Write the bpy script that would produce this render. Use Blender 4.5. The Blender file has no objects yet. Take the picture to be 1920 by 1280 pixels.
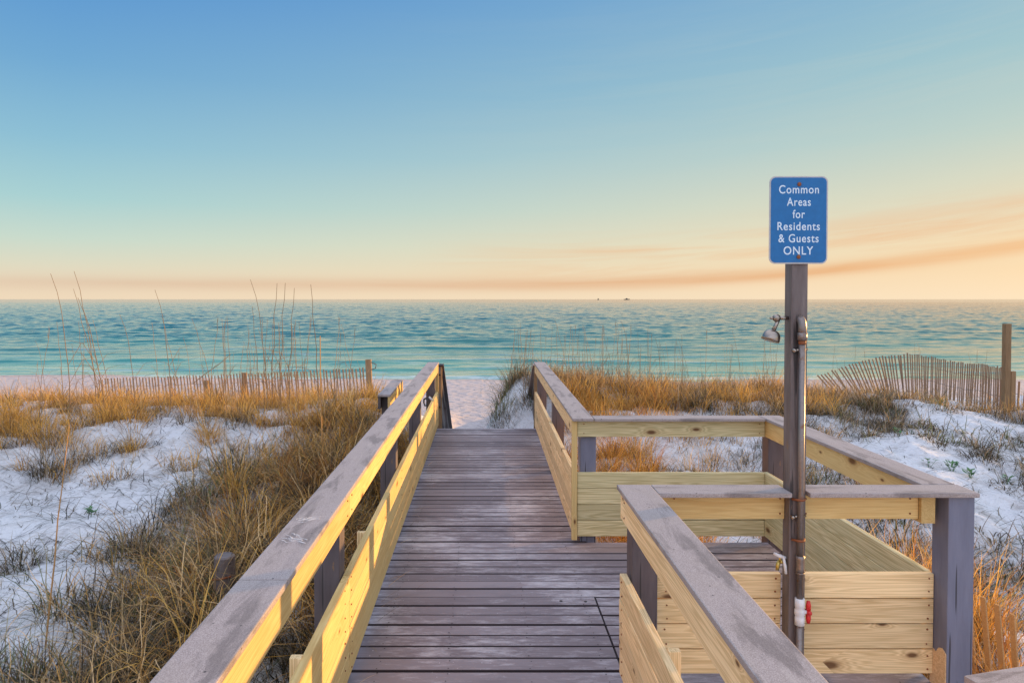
import bpy, bmesh, math, random
import numpy as np
from mathutils import Vector, Matrix, Quaternion
R = math.radians
S = bpy.context.scene
C = S.collection
random.seed(7)
rng = np.random.default_rng(11)

def lin(r, g, b):
    return tuple(((v/255)/12.92 if v/255 <= .04045 else ((v/255+.055)/1.055)**2.4) for v in (r, g, b)) + (1,)

# ------------------------------------------------------------------ camera
cam = bpy.data.cameras.new('camera'); co = bpy.data.objects.new('camera', cam); C.objects.link(co)
co.location = (0, 0, 2.1); co.rotation_euler = (R(90-1.25), 0, 0)
cam.sensor_width = 36; cam.lens = 36*1340/1920
cam.shift_x = 55/1920; cam.shift_y = -50/1920
cam.clip_start = .05; cam.clip_end = 60000
S.camera = co
S.view_settings.view_transform = 'Standard'; S.view_settings.look = 'None'
S.view_settings.exposure = .6; S.view_settings.gamma = 1

# ------------------------------------------------------------------ sun + sky
SUN_AZ, SUN_EL = 63.4, 5.2            # degrees right of the walkway direction (+Y), degrees up
sd = Vector((math.sin(R(SUN_AZ))*math.cos(R(SUN_EL)), math.cos(R(SUN_AZ))*math.cos(R(SUN_EL)), math.sin(R(SUN_EL))))
sl = bpy.data.lights.new('sun', 'SUN'); so = bpy.data.objects.new('sun', sl); C.objects.link(so)
sl.energy = 5.0; sl.angle = R(.6); sl.color = (1, .56, .19)
so.rotation_euler = (-sd).to_track_quat('-Z', 'Y').to_euler(); so.location = (20, 10, 6)

W = bpy.data.worlds.new('World'); S.world = W; W.use_nodes = True
def nn(nt, typ, **kw):
    n = nt.nodes.new(typ)
    for k, v in kw.items():
        if k.startswith('i_'): n.inputs[int(k[2:]) if k[2:].isdigit() else k[2:].replace('_', ' ')].default_value = v
        else: setattr(n, k, v)
    return n
def mth(nt, op, a, b=None, clamp=False):
    n = nt.nodes.new('ShaderNodeMath'); n.operation = op; n.use_clamp = clamp
    for i, v in enumerate((a, b)):
        if v is None: continue
        if isinstance(v, (int, float)): n.inputs[i].default_value = v
        else: nt.links.new(v, n.inputs[i])
    return n.outputs[0]
def mixc(nt, f, a, b, mode='MIX'):
    n = nt.nodes.new('ShaderNodeMix'); n.data_type = 'RGBA'; n.blend_type = mode
    for i, v in ((0, f), (6, a), (7, b)):
        if isinstance(v, (int, float)): n.inputs[i].default_value = v
        elif isinstance(v, tuple): n.inputs[i].default_value = v
        else: nt.links.new(v, n.inputs[i])
    return n.outputs[2]
def ramp(nt, f, stops, interp='LINEAR'):
    n = nt.nodes.new('ShaderNodeValToRGB'); n.color_ramp.interpolation = interp
    e = n.color_ramp.elements
    while len(e) < len(stops): e.new(.5)
    for k, (p, c) in zip(e, stops):
        k.position = p; k.color = c if isinstance(c, tuple) else (c, c, c, 1)
    nt.links.new(f, n.inputs[0]); return n.outputs[0]
def noise(nt, vec, scale, detail=4, rough=.55, dist=0):
    n = nt.nodes.new('ShaderNodeTexNoise'); n.inputs['Scale'].default_value = scale
    n.inputs['Detail'].default_value = detail; n.inputs['Roughness'].default_value = rough; n.inputs['Distortion'].default_value = dist
    if vec is not None: nt.links.new(vec, n.inputs['Vector'])
    return n.outputs[0]
def mapping(nt, vec, scale=(1, 1, 1), rot=(0, 0, 0), loc=(0, 0, 0)):
    n = nt.nodes.new('ShaderNodeMapping'); nt.links.new(vec, n.inputs[0])
    n.inputs['Scale'].default_value = scale; n.inputs['Rotation'].default_value = rot; n.inputs['Location'].default_value = loc
    return n.outputs[0]

nt = W.node_tree; nt.nodes.clear()
out = nn(nt, 'ShaderNodeOutputWorld')
tc = nn(nt, 'ShaderNodeTexCoord'); sep = nn(nt, 'ShaderNodeSeparateXYZ'); nt.links.new(tc.outputs['Generated'], sep.inputs[0])
el = mth(nt, 'MULTIPLY', mth(nt, 'ARCSINE', sep.outputs[2]), 180/math.pi)
az = mth(nt, 'MULTIPLY', mth(nt, 'ARCTAN2', sep.outputs[0], sep.outputs[1]), 180/math.pi)
elp = mth(nt, 'DIVIDE', el, 60, True)
def stops(l): return [(e/60, lin(*c)) for e, c in l]
left = ramp(nt, elp, stops([(0, (244,222,192)), (1.2, (238,218,190)), (2.4, (226,222,198)), (4.2, (204,222,208)), (7, (172,212,214)), (11, (144,194,216)), (16, (116,172,214)), (22.5, (88,150,212)), (40, (84,136,200)), (60, (110,150,205))]))
right = ramp(nt, elp, stops([(0, (253,230,196)), (2, (251,222,182)), (4, (246,224,186)), (7, (226,221,194)), (11, (194,212,203)), (16, (164,200,207)), (22.5, (136,182,210)), (40, (120,165,205)), (60, (110,150,205))]))
t = mth(nt, 'DIVIDE', mth(nt, 'ADD', az, 30), 68, True)
t = mth(nt, 'MULTIPLY', t, mth(nt, 'LESS_THAN', mth(nt, 'ABSOLUTE', az), 150))
grad = mixc(nt, t, left, right)
# thin smoke streaks low over the sea, rising to the right
cv = nn(nt, 'ShaderNodeCombineXYZ')
eltilt = mth(nt, 'SUBTRACT', el, mth(nt, 'MULTIPLY', mth(nt, 'MULTIPLY', mth(nt, 'MAXIMUM', mth(nt, 'ADD', az, -4), 0), mth(nt, 'MAXIMUM', mth(nt, 'ADD', az, -4), 0)), .0021))
nt.links.new(mth(nt, 'MULTIPLY', az, .045), cv.inputs[0]); nt.links.new(mth(nt, 'MULTIPLY', eltilt, .75), cv.inputs[1])
cn = noise(nt, cv.outputs[0], 1.0, 9, .62, .5)
streak = ramp(nt, cn, [(.43, 0.0), (.62, 1.0)])
def band(x, c, w):   # gaussian of elevation
    d = mth(nt, 'DIVIDE', mth(nt, 'SUBTRACT', x, c), w)
    return mth(nt, 'POWER', 2.718, mth(nt, 'MULTIPLY', mth(nt, 'MULTIPLY', d, d), -1))
azn = mth(nt, 'DIVIDE', mth(nt, 'ADD', az, 40), 60, True)
b1 = mth(nt, 'MULTIPLY', band(eltilt, 1.15, .5), mth(nt, 'ADD', mth(nt, 'MULTIPLY', azn, .75), .15))
b2 = mth(nt, 'MULTIPLY', mth(nt, 'MULTIPLY', band(eltilt, 3.0, 1.6), streak), mth(nt, 'DIVIDE', mth(nt, 'ADD', az, 6), 14, True))
hi = mth(nt, 'MULTIPLY', mth(nt, 'MULTIPLY', band(el, 14, 9), streak), mth(nt, 'DIVIDE', mth(nt, 'ADD', az, 12), 46, True))
wob = mth(nt, 'ADD', mth(nt, 'MULTIPLY', cn, 1.3), .15)
g2 = mixc(nt, mth(nt, 'MULTIPLY', hi, .15, True), grad, lin(206, 212, 200))
g2 = mixc(nt, mth(nt, 'MULTIPLY', b2, .58, True), g2, lin(240, 186, 140))
g2 = mixc(nt, mth(nt, 'MULTIPLY', mth(nt, 'MULTIPLY', b1, wob), .95, True), g2, mixc(nt, t, lin(206, 164, 138), lin(240, 176, 118)))
# warm glow round the low sun (outside the frame) and added fill light in the unseen sky overhead and behind
dotn = nn(nt, 'ShaderNodeVectorMath', operation='DOT_PRODUCT'); nt.links.new(tc.outputs['Generated'], dotn.inputs[0]); dotn.inputs[1].default_value = sd
glow = mth(nt, 'POWER', mth(nt, 'MAXIMUM', dotn.outputs['Value'], 0), 70)
g2 = mixc(nt, mth(nt, 'MULTIPLY', glow, 1.0), g2, (2.6, 1.6, .6, 1), 'ADD')
lift = mth(nt, 'DIVIDE', mth(nt, 'ADD', el, -24), 30, True)
back = mth(nt, 'MULTIPLY', mth(nt, 'DIVIDE', mth(nt, 'SUBTRACT', -.1, sep.outputs[1]), .7, True), mth(nt, 'DIVIDE', el, 12, True))
liftf = mth(nt, 'MAXIMUM', lift, back)
ZEN = (1.22, 1.33, 1.66, 1)
g2 = mixc(nt, liftf, g2, ZEN)
bgA = nn(nt, 'ShaderNodeBackground'); nt.links.new(g2, bgA.inputs[0]); bgA.inputs[1].default_value = .66
sky = nn(nt, 'ShaderNodeTexSky', sky_type='NISHITA', sun_disc=False, sun_elevation=R(SUN_EL), sun_rotation=R(SUN_AZ))
bgB = nn(nt, 'ShaderNodeBackground'); nt.links.new(sky.outputs[0], bgB.inputs[0]); bgB.inputs[1].default_value = .08
ms = nn(nt, 'ShaderNodeMixShader'); ms.inputs[0].default_value = .05
nt.links.new(bgA.outputs[0], ms.inputs[1]); nt.links.new(bgB.outputs[0], ms.inputs[2]); nt.links.new(ms.outputs[0], out.inputs[0])

# ------------------------------------------------------------------ helpers
def tag(o, label=None, cat=None, group=None, kind=None):
    for k, v in (('label', label), ('category', cat), ('group', group), ('kind', kind)):
        if v: o[k] = v
    return o
def thing(name, label, cat, loc=(0, 0, 0), group=None, rz=0):
    o = bpy.data.objects.new(name, None); C.objects.link(o); o.location = loc; o.rotation_euler = (0, 0, rz)
    o.empty_display_size = .1
    return tag(o, label, cat, group)
def base(p):
    v = Vector((0, 0, 0))
    while p is not None: v += p.location; p = p.parent
    return v
def link(name, me, mat=None, parent=None, loc=(0, 0, 0), rot=None):
    o = bpy.data.objects.new(name, me); C.objects.link(o)
    if mat is not None and not me.materials: me.materials.append(mat)
    if parent is not None:
        o.parent = parent; o.location = Vector(loc) - base(parent)
    else: o.location = loc
    if rot is not None: o.rotation_mode = 'QUATERNION'; o.rotation_quaternion = rot
    return o
def bmobj(name, bm, mat, parent=None, loc=(0, 0, 0), rot=None, smooth=False):
    me = bpy.data.meshes.new(name); bm.to_mesh(me); bm.free()
    if smooth: me.polygons.foreach_set('use_smooth', [True]*len(me.polygons))
    return link(name, me, mat, parent, loc, rot)
def board(name, p0, p1, h, t, mat, parent, bev=.003, roll=0):
    """a board from p0 to p1 (centre line), h tall, t thick; grain runs along local x"""
    p0, p1 = Vector(p0), Vector(p1); d = p1-p0; L = d.length; x = d.normalized()
    y = Vector((0, 0, 1)).cross(x)
    if y.length < 1e-4: y = Vector((0, 1, 0)) if roll == 0 else Vector((1, 0, 0))
    y.normalize(); z = x.cross(y)
    q = Matrix((x, y, z)).transposed().to_quaternion()
    bm = bmesh.new(); bmesh.ops.create_cube(bm, size=1)
    nseg = max(1, int(L/.6))
    bmesh.ops.scale(bm, vec=(L, t, h), verts=bm.verts)
    if bev: bmesh.ops.bevel(bm, geom=bm.edges[:], offset=bev, segments=2, profile=.6, affect='EDGES')
    return bmobj(name, bm, mat, parent, (p0+p1)/2, q)
def add_box(bm, lo, hi):
    r = bmesh.ops.create_cube(bm, size=1)['verts']
    c = (Vector(lo)+Vector(hi))/2; s = Vector(hi)-Vector(lo)
    for v in r: v.co = Vector((v.co.x*s.x, v.co.y*s.y, v.co.z*s.z)) + c
    return r
def add_tube(bm, pts, rad, n=12, cap=True):
    pts = [Vector(p) for p in pts]; rads = rad if isinstance(rad, (list, tuple)) else [rad]*len(pts)
    rings = []; ref = None
    for i, p in enumerate(pts):
        d = (pts[min(i+1, len(pts)-1)]-pts[max(i-1, 0)]).normalized()
        if ref is None:
            ref = d.orthogonal().normalized()
        u = (ref - d*ref.dot(d)).normalized(); v = d.cross(u); ref = u
        rings.append([bm.verts.new(p+(u*math.cos(2*math.pi*k/n)+v*math.sin(2*math.pi*k/n))*rads[i]) for k in range(n)])
    for a, b in zip(rings, rings[1:]):
        for k in range(n): bm.faces.new((a[k], a[(k+1) % n], b[(k+1) % n], b[k]))
    if cap:
        bm.faces.new(rings[0][::-1]); bm.faces.new(rings[-1])

# value noise (numpy)
_h = rng.random((256, 256))
def vnoise(x, y):
    xi = np.floor(x).astype(int); yi = np.floor(y).astype(int); fx = x-xi; fy = y-yi
    fx = fx*fx*(3-2*fx); fy = fy*fy*(3-2*fy)
    g = lambda a, b: _h[a & 255, b & 255]
    return (g(xi, yi)*(1-fx)+g(xi+1, yi)*fx)*(1-fy)+(g(xi, yi+1)*(1-fx)+g(xi+1, yi+1)*fx)*fy - .5
def ss(a, b, x):
    t = np.clip((x-a)/(b-a), 0, 1); return t*t*(3-2*t)
SEA = -4.5
def gz(x, y):
    x = np.asarray(x, float); y = np.asarray(y, float)
    yL = [-60, 0, 3, 5, 7, 9, 11, 13, 14.5, 16.5, 18.5, 21, 26, 36, 50, 58.3, 62, 75, 110]
    zL = [-1, -.85, -.75, -.55, -.42, -.2, .05, .10, -.05, -.5, -.95, -1.35, -2.5, -3.5, -4.06, -4.5, -4.7, -5.5, -7]
    yR = [-60, 0, 3, 5, 7, 9, 11, 13, 14.5, 16.5, 18.5, 21, 26, 36, 50, 58.3, 62, 75, 110]
    zR = [-1, -.95, -.85, -.75, -.62, -.36, .0, .16, .1, -.15, -.5, -1.1, -2.4, -3.5, -4.06, -4.5, -4.7, -5.5, -7]
    yC = [-60, 3, 9, 11.2, 12.5, 14, 16, 18, 24, 36, 50, 58.3, 62, 75, 110]
    zC = [-1, -.8, -.6, -.55, -.75, -1.15, -1.8, -2.3, -3.0, -3.5, -4.06, -4.5, -4.7, -5.5, -7]
    L = np.interp(y, yL, zL); Rr = np.interp(y, yR, zR); Cc = np.interp(y, yC, zC)
    wl = ss(-.85, -1.9, x); wr = ss(.2, 1.5, x)
    z = Cc*(1-wl)*(1-wr) + L*wl + Rr*wr
    near = 1-ss(18, 30, y)
    B = lambda cx, cy, sx, sy, a: a*np.exp(-((x-cx)/sx)**2-((y-cy)/sy)**2)
    z = z + B(.55, 14.3, .64, 1.6, 1.28) + B(2.3, 13.6, 1.6, 1.6, .28) + B(10.6, 13.8, 2.2, 2.0, -.36) + B(-6, 9.6, 1.2, .8, -.12) + B(-4.0, 10.6, 1.4, .6, .12) + B(7, 12.4, 1.5, 1.2, .1)
    z = z + B(-1.8, 6.2, .8, 1.6, .2) + B(-2.3, 8.6, .9, .9, .15) + B(-8, 12.5, 4, 2, -.05) + B(-3.5, 5.2, 1, 1, .08)
    side = np.maximum(wl, wr)
    z = z + near*side*(.30*vnoise(x*.55+3, y*.7) + .22*vnoise(x*1.4+9, y*1.6+5) + .10*vnoise(x*3.7, y*3.7))
    z = z + near*.02*vnoise(x*9, y*9)
    far = ss(16, 30, y)
    z = z + far*(.16*vnoise(x*.12+7, y*.2) + .05*vnoise(x*.8, y*1.4)*(1-ss(50, 60, y)))
    tide = -.9*np.exp(-((x+40)/26)**2)
    z = z + ss(30, 60, y)*np.where(x < 0, -.28*tide, 0)
    return z
def gz1(x, y): return float(gz(np.array([x]), np.array([y]))[0])

# ------------------------------------------------------------------ materials
def mat(name):
    m = bpy.data.materials.new(name); m.use_nodes = True; nt = m.node_tree
    b = nt.nodes['Principled BSDF']; return m, nt, b
def bump(nt, b, h, strength, dist=.01, prev=None):
    n = nn(nt, 'ShaderNodeBump'); n.inputs['Strength'].default_value = strength; n.inputs['Distance'].default_value = dist
    nt.links.new(h, n.inputs['Height'])
    if prev is not None: nt.links.new(prev, n.inputs['Normal'])
    if b is not None: nt.links.new(n.outputs[0], b.inputs['Normal'])
    return n.outputs[0]

def pine(name, c0, c1, c2, knots=.6, green=0.0):
    m, nt, b = mat(name)
    tc = nn(nt, 'ShaderNodeTexCoord'); oi = nn(nt, 'ShaderNodeObjectInfo')
    off = nn(nt, 'ShaderNodeVectorMath', operation='SCALE'); off.inputs[0].default_value = (37, 17, 23); nt.links.new(oi.outputs['Random'], off.inputs['Scale'])
    ad = nn(nt, 'ShaderNodeVectorMath', operation='ADD'); nt.links.new(tc.outputs['Object'], ad.inputs[0]); nt.links.new(off.outputs[0], ad.inputs[1])
    p = ad.outputs[0]
    # knots: sparse cells, stretched a little along the board
    kv = nn(nt, 'ShaderNodeTexVoronoi', voronoi_dimensions='2D'); kv.inputs['Scale'].default_value = 1.0
    ks = nn(nt, 'ShaderNodeSeparateXYZ'); nt.links.new(mapping(nt, p, (2.4, 3.0, 5.6)), ks.inputs[0])
    kc = nn(nt, 'ShaderNodeCombineXYZ'); nt.links.new(ks.outputs[0], kc.inputs[0]); nt.links.new(ks.outputs[2], kc.inputs[1])
    nt.links.new(kc.outputs[0], kv.inputs['Vector'])
    kd = kv.outputs['Distance']
    kr = nn(nt, 'ShaderNodeSeparateColor'); nt.links.new(kv.outputs['Color'], kr.inputs[0])
    has = mth(nt, 'LESS_THAN', kr.outputs[0], knots*.7); kd = mth(nt, 'MULTIPLY', kd, mth(nt, 'ADD', mth(nt, 'MULTIPLY', kr.outputs[1], 1.6), .7))
    swirl = mth(nt, 'MULTIPLY', mth(nt, 'POWER', 2.718, mth(nt, 'MULTIPLY', mth(nt, 'MULTIPLY', kd, kd), -26)), has)
    # grain lines bend round the knots
    wv = mapping(nt, p, (.38, 9, 11))
    wn = noise(nt, wv, 1.3, 3, .5, .3)
    ph = mth(nt, 'ADD', mth(nt, 'MULTIPLY', wn, 15), mth(nt, 'MULTIPLY', swirl, 3.2))
    ring = mth(nt, 'ABSOLUTE', mth(nt, 'SINE', mth(nt, 'MULTIPLY', ph, 3.1)))
    ring = mth(nt, 'POWER', ring, 2.2)
    fib = noise(nt, mapping(nt, p, (2.5, 120, 160)), 1.0, 3, .6)
    big = noise(nt, mapping(nt, p, (.8, 3, 3)), 1.0, 3, .5)
    c = mixc(nt, mth(nt, 'MULTIPLY', ring, .62), c0, c1)
    c = mixc(nt, mth(nt, 'MULTIPLY', ramp(nt, fib, [(.42, 0.0), (.75, 1.0)]), .35), c, c1)
    c = mixc(nt, mth(nt, 'MULTIPLY', ramp(nt, big, [(.4, 0.0), (.75, 1.0)]), .45), c, c2)
    kcore = mth(nt, 'MULTIPLY', ramp(nt, kd, [(.05, 1.0), (.12, 0.0)]), has)
    khalo = mth(nt, 'MULTIPLY', ramp(nt, kd, [(.06, 1.0), (.22, 0.0)]), has)
    c = mixc(nt, mth(nt, 'MULTIPLY', khalo, .45), c, (.36, .17, .05, 1))
    c = mixc(nt, mth(nt, 'MULTIPLY', kcore, .85), c, (.10, .035, .012, 1))
    # dark resin checks
    ck = noise(nt, mapping(nt, p, (1.1, 30, 42)), 1.0, 2, .5, .2)
    c = mixc(nt, mth(nt, 'MULTIPLY', ramp(nt, ck, [(.735, 0.0), (.76, 1.0)]), .55), c, (.12, .06, .02, 1))
    hs = nn(nt, 'ShaderNodeHueSaturation')
    nt.links.new(mth(nt, 'ADD', mth(nt, 'MULTIPLY', oi.outputs['Random'], .3), .85), hs.inputs['Value'])
    nt.links.new(c, hs.inputs['Color']); nt.links.new(hs.outputs[0], b.inputs['Base Color'])
    b.inputs['Roughness'].default_value = .7; b.inputs['Specular IOR Level'].default_value = .25
    bump(nt, b, mth(nt, 'ADD', fib, ring), .18, .002)
    return m
PINE = pine('fresh_pine', (.68, .48, .20, 1), (.52, .31, .10, 1), (.66, .52, .24, 1), .5)
PINE_P = pine('pale_pine', (.94, .68, .37, 1), (.52, .32, .12, 1), (.82, .66, .38, 1), .42)
PINE_G = pine('green_treated_pine', (.74, .62, .35, 1), (.36, .27, .10, 1), (.56, .54, .31, 1), .5)

def composite(name, ca, cb):
    m, nt, b = mat(name)
    tc = nn(nt, 'ShaderNodeTexCoord'); p = tc.outputs['Object']
    f = noise(nt, p, 260, 3, .7); g = noise(nt, p, 9, 5, .6); h = noise(nt, mapping(nt, p, (3, 20, 20)), 1, 4, .6)
    c = mixc(nt, ramp(nt, f, [(.36, 0.0), (.64, 1.0)]), ca, cb)
    c = mixc(nt, mth(nt, 'MULTIPLY', ramp(nt, g, [(.45, 0.0), (.7, 1.0)]), .4), c, (.34, .28, .24, 1))
    c = mixc(nt, mth(nt, 'MULTIPLY', ramp(nt, h, [(.55, 0.0), (.8, 1.0)]), .35), c, (.15, .13, .14, 1))
    st_ = noise(nt, mapping(nt, p, (1.6, 7, 5)), 1.2, 7, .68, .5)
    c = mixc(nt, mth(nt, 'MULTIPLY', ramp(nt, st_, [(.52, 0.0), (.62, 1.0)]), .55), c, (.10, .08, .075, 1))
    st2 = noise(nt, mapping(nt, p, (2.5, 40, 20)), 1, 5, .7)
    c = mixc(nt, mth(nt, 'MULTIPLY', ramp(nt, st2, [(.56, 0.0), (.72, 1.0)]), .4), c, (.50, .44, .40, 1))
    v = nn(nt, 'ShaderNodeTexVoronoi'); v.inputs['Scale'].default_value = 14; nt.links.new(p, v.inputs['Vector'])
    c = mixc(nt, ramp(nt, v.outputs['Distance'], [(.045, 1.0), (.075, 0.0)]), c, (.06, .05, .05, 1))
    nt.links.new(c, b.inputs['Base Color']); b.inputs['Roughness'].default_value = .62
    b.inputs['Specular IOR Level'].default_value = .35
    bump(nt, b, mth(nt, 'ADD', f, g), .25, .0015)
    return m
CAP = composite('weathered_composite', (.24, .195, .185, 1), (.47, .40, .375, 1))

def paint(name, c0, c1, flake=.0):
    m, nt, b = mat(name)
    tc = nn(nt, 'ShaderNodeTexCoord'); p = tc.outputs['Object']
    g = noise(nt, mapping(nt, p, (2, 14, 14)), 1.5, 5, .6); fi = noise(nt, mapping(nt, p, (6, 170, 170)), 1, 3, .6)
    c = mixc(nt, ramp(nt, g, [(.3, 0.0), (.7, 1.0)]), c0, c1)
    ck = noise(nt, mapping(nt, p, (.9, 22, 22)), 1.3, 2, .5, .3)
    c = mixc(nt, mth(nt, 'MULTIPLY', ramp(nt, ck, [(.63, 0.0), (.66, 1.0)]), .8), c, (.02, .016, .016, 1))
    if flake:
        fl = noise(nt, mapping(nt, p, (3, 7, 7)), 1.7, 6, .65)
        c = mixc(nt, ramp(nt, fl, [(.66, 0.0), (.68, 1.0)]), c, (.20, .12, .07, 1))
    nt.links.new(c, b.inputs['Base Color']); b.inputs['Roughness'].default_value = .55
    bump(nt, b, mth(nt, 'ADD', fi, mth(nt, 'MULTIPLY', ck, -1)), .3, .002)
    return m
POST = paint('grey_post_paint', (.075, .055, .06, 1), (.12, .095, .10, 1), 1)
POST_B = paint('blue_grey_post_paint', (.14, .145, .20, 1), (.19, .195, .26, 1))
POST_W = paint('weathered_grey_timber', (.085, .06, .055, 1), (.19, .15, .14, 1), 1)
DARKWOOD = paint('dark_stair_timber', (.05, .045, .055, 1), (.10, .075, .07, 1), 1)
OLDWOOD = pine('weathered_brown_timber', (.30, .19, .10, 1), (.19, .11, .05, 1), (.24, .16, .09, 1), .2)
SLAT = pine('weathered_fence_slat', (.36, .225, .13, 1), (.22, .13, .08, 1), (.30, .20, .13, 1), .1)
SLAT_N = pine('sunlit_fence_slat', (.50, .31, .14, 1), (.30, .16, .07, 1), (.40, .25, .12, 1), .1)  # lighter, oranger copy of the slat wood with sunlight put into its colour
RAW = pine('bare_splintered_wood', (.80, .56, .32, 1), (.50, .28, .12, 1), (.70, .45, .24, 1), .1)

def simple(name, col, rough=.5, metal=0, spec=.5):
    m, nt, b = mat(name)
    tc = nn(nt, 'ShaderNodeTexCoord'); g = noise(nt, tc.outputs['Object'], 30, 4, .6)
    c = mixc(nt, g, tuple(v*.8 for v in col[:3])+(1,), tuple(min(1, v*1.15) for v in col[:3])+(1,))
    nt.links.new(c, b.inputs['Base Color']); b.inputs['Roughness'].default_value = rough; b.inputs['Metallic'].default_value = metal
    b.inputs['Specular IOR Level'].default_value = spec
    return m
def rusty(name, metal_c, rust_c, thr):
    m, nt, b = mat(name)
    tc = nn(nt, 'ShaderNodeTexCoord'); p = tc.outputs['Object']
    g = noise(nt, p, 22, 6, .7); g2 = noise(nt, p, 90, 3, .6)
    f = ramp(nt, g, [(thr, 0.0), (thr+.12, 1.0)])
    c = mixc(nt, f, mixc(nt, g2, metal_c, tuple(v*.6 for v in metal_c[:3])+(1,)), rust_c)
    nt.links.new(c, b.inputs['Base Color']); nt.links.new(mth(nt, 'SUBTRACT', .75, mth(nt, 'MULTIPLY', f, .75)), b.inputs['Metallic'])
    nt.links.new(mth(nt, 'ADD', mth(nt, 'MULTIPLY', f, .3), .4), b.inputs['Roughness'])
    bump(nt, b, g, .3, .002); return m
PIPE = rusty('galvanised_pipe', (.30, .25, .225, 1), (.22, .09, .035, 1), .56)
RUST = rusty('rusty_strap', (.25, .15, .10, 1), (.24, .07, .02, 1), .35)
CHROME = simple('brushed_steel', (.36, .30, .25), .25, 1)
WHITE = simple('white_plastic', (.72, .70, .70), .4)
RED = simple('red_plastic', (.62, .02, .02), .35)
BRASS = simple('yellow_brass', (.55, .38, .10), .3, .8)
BLACK = simple('black_rubber', (.02, .02, .022), .5)
NAIL = simple('dark_screw_head', (.03, .025, .025), .6, .5)
BLUE = simple('blue_sign_paint', (.004, .135, .36), .5)
LETTER = simple('pale_sign_lettering', (.66, .76, .84), .45)
SILVER = simple('worn_sign_edge', (.50, .47, .46), .5, .3)
WIRE = simple('fence_wire', (.12, .10, .09), .5, .6)
SHIP = simple('dark_hull', (.05, .045, .04), .6)

def decking():
    m, nt, b = mat('weathered_decking')
    tc = nn(nt, 'ShaderNodeTexCoord'); p = tc.outputs['Object']
    at = nn(nt, 'ShaderNodeAttribute', attribute_name='plank'); rnd = at.outputs['Fac']
    off = nn(nt, 'ShaderNodeVectorMath', operation='SCALE'); off.inputs[0].default_value = (53, 11, 7); nt.links.new(rnd, off.inputs['Scale'])
    ad = nn(nt, 'ShaderNodeVectorMath', operation='ADD'); nt.links.new(p, ad.inputs[0]); nt.links.new(off.outputs[0], ad.inputs[1])
    q = ad.outputs[0]
    gr = noise(nt, mapping(nt, q, (3, 90, 20)), 1, 6, .75)
    bl = noise(nt, mapping(nt, q, (1.2, 3, 1)), 1.6, 5, .6)
    c = mixc(nt, rnd, (.115, .086, .09, 1), (.26, .212, .215, 1))
    c = mixc(nt, ramp(nt, gr, [(.35, 0.0), (.7, .75)]), c, (.24, .205, .225, 1))
    c = mixc(nt, ramp(nt, bl, [(.5, 0.0), (.8, .6)]), c, (.10, .075, .085, 1))
    # white sand blown over the planks and scuffed into the grain
    s1 = noise(nt, p, 1.1, 3, .5); s2 = noise(nt, mapping(nt, q, (6, 22, 5)), 1, 9, .8)
    sd_ = mth(nt, 'ADD', mth(nt, 'MULTIPLY', s1, .55), mth(nt, 'MULTIPLY', s2, .75))
    c = mixc(nt, ramp(nt, sd_, [(.64, 0.0), (.74, .40), (.84, .9)]), c, (.55, .51, .53, 1))
    sp = nn(nt, 'ShaderNodeTexVoronoi'); sp.inputs['Scale'].default_value = 26; nt.links.new(p, sp.inputs['Vector'])
    spn = noise(nt, p, 2.3, 3, .6)
    c = mixc(nt, mth(nt, 'MULTIPLY', ramp(nt, sp.outputs['Distance'], [(.05, 1.0), (.12, 0.0)]), ramp(nt, spn, [(.52, 0.0), (.62, .8)])), c, (.62, .58, .58, 1))
    nt.links.new(c, b.inputs['Base Color']); b.inputs['Roughness'].default_value = .6; b.inputs['Specular IOR Level'].default_value = .35
    bump(nt, b, mth(nt, 'ADD', gr, mth(nt, 'MULTIPLY', s2, .6)), .35, .003)
    return m
DECK = decking()

def sand():
    m, nt, b = mat('white_quartz_sand')
    g = nn(nt, 'ShaderNodeNewGeometry'); p = g.outputs['Position']
    sx = nn(nt, 'ShaderNodeSeparateXYZ'); nt.links.new(p, sx.inputs[0])
    n1 = noise(nt, p, .9, 6, .6); n2 = noise(nt, p, 7, 6, .65); n3 = noise(nt, p, 60, 4, .6)
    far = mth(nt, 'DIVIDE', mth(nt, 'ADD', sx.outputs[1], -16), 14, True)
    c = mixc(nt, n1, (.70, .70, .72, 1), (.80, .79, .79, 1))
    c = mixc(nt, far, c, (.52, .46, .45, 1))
    lit = ramp(nt, noise(nt, mapping(nt, p, (1, 1, 1)), 3.1, 8, .72), [(.52, 0.0), (.66, .6)])
    c = mixc(nt, mth(nt, 'MULTIPLY', lit, mth(nt, 'SUBTRACT', 1, far)), c, (.42, .37, .33, 1))
    wet = mth(nt, 'DIVIDE', mth(nt, 'SUBTRACT', -4.25, sx.outputs[2]), .3, True)
    c = mixc(nt, mth(nt, 'MULTIPLY', wet, .7), c, (.33, .27, .23, 1))
    nt.links.new(c, b.inputs['Base Color']); b.inputs['Roughness'].default_value = .9; b.inputs['Specular IOR Level'].default_value = .15
    fp = nn(nt, 'ShaderNodeTexVoronoi', feature='SMOOTH_F1'); fp.inputs['Scale'].default_value = 2.1; nt.links.new(p, fp.inputs['Vector'])
    b0 = bump(nt, None, mth(nt, 'MULTIPLY', fp.outputs['Distance'], far), 1, .45)
    b1 = bump(nt, None, n2, .9, .12, b0)
    bump(nt, b, n3, .35, .01, b1)
    return m
SAND = sand()

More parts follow.
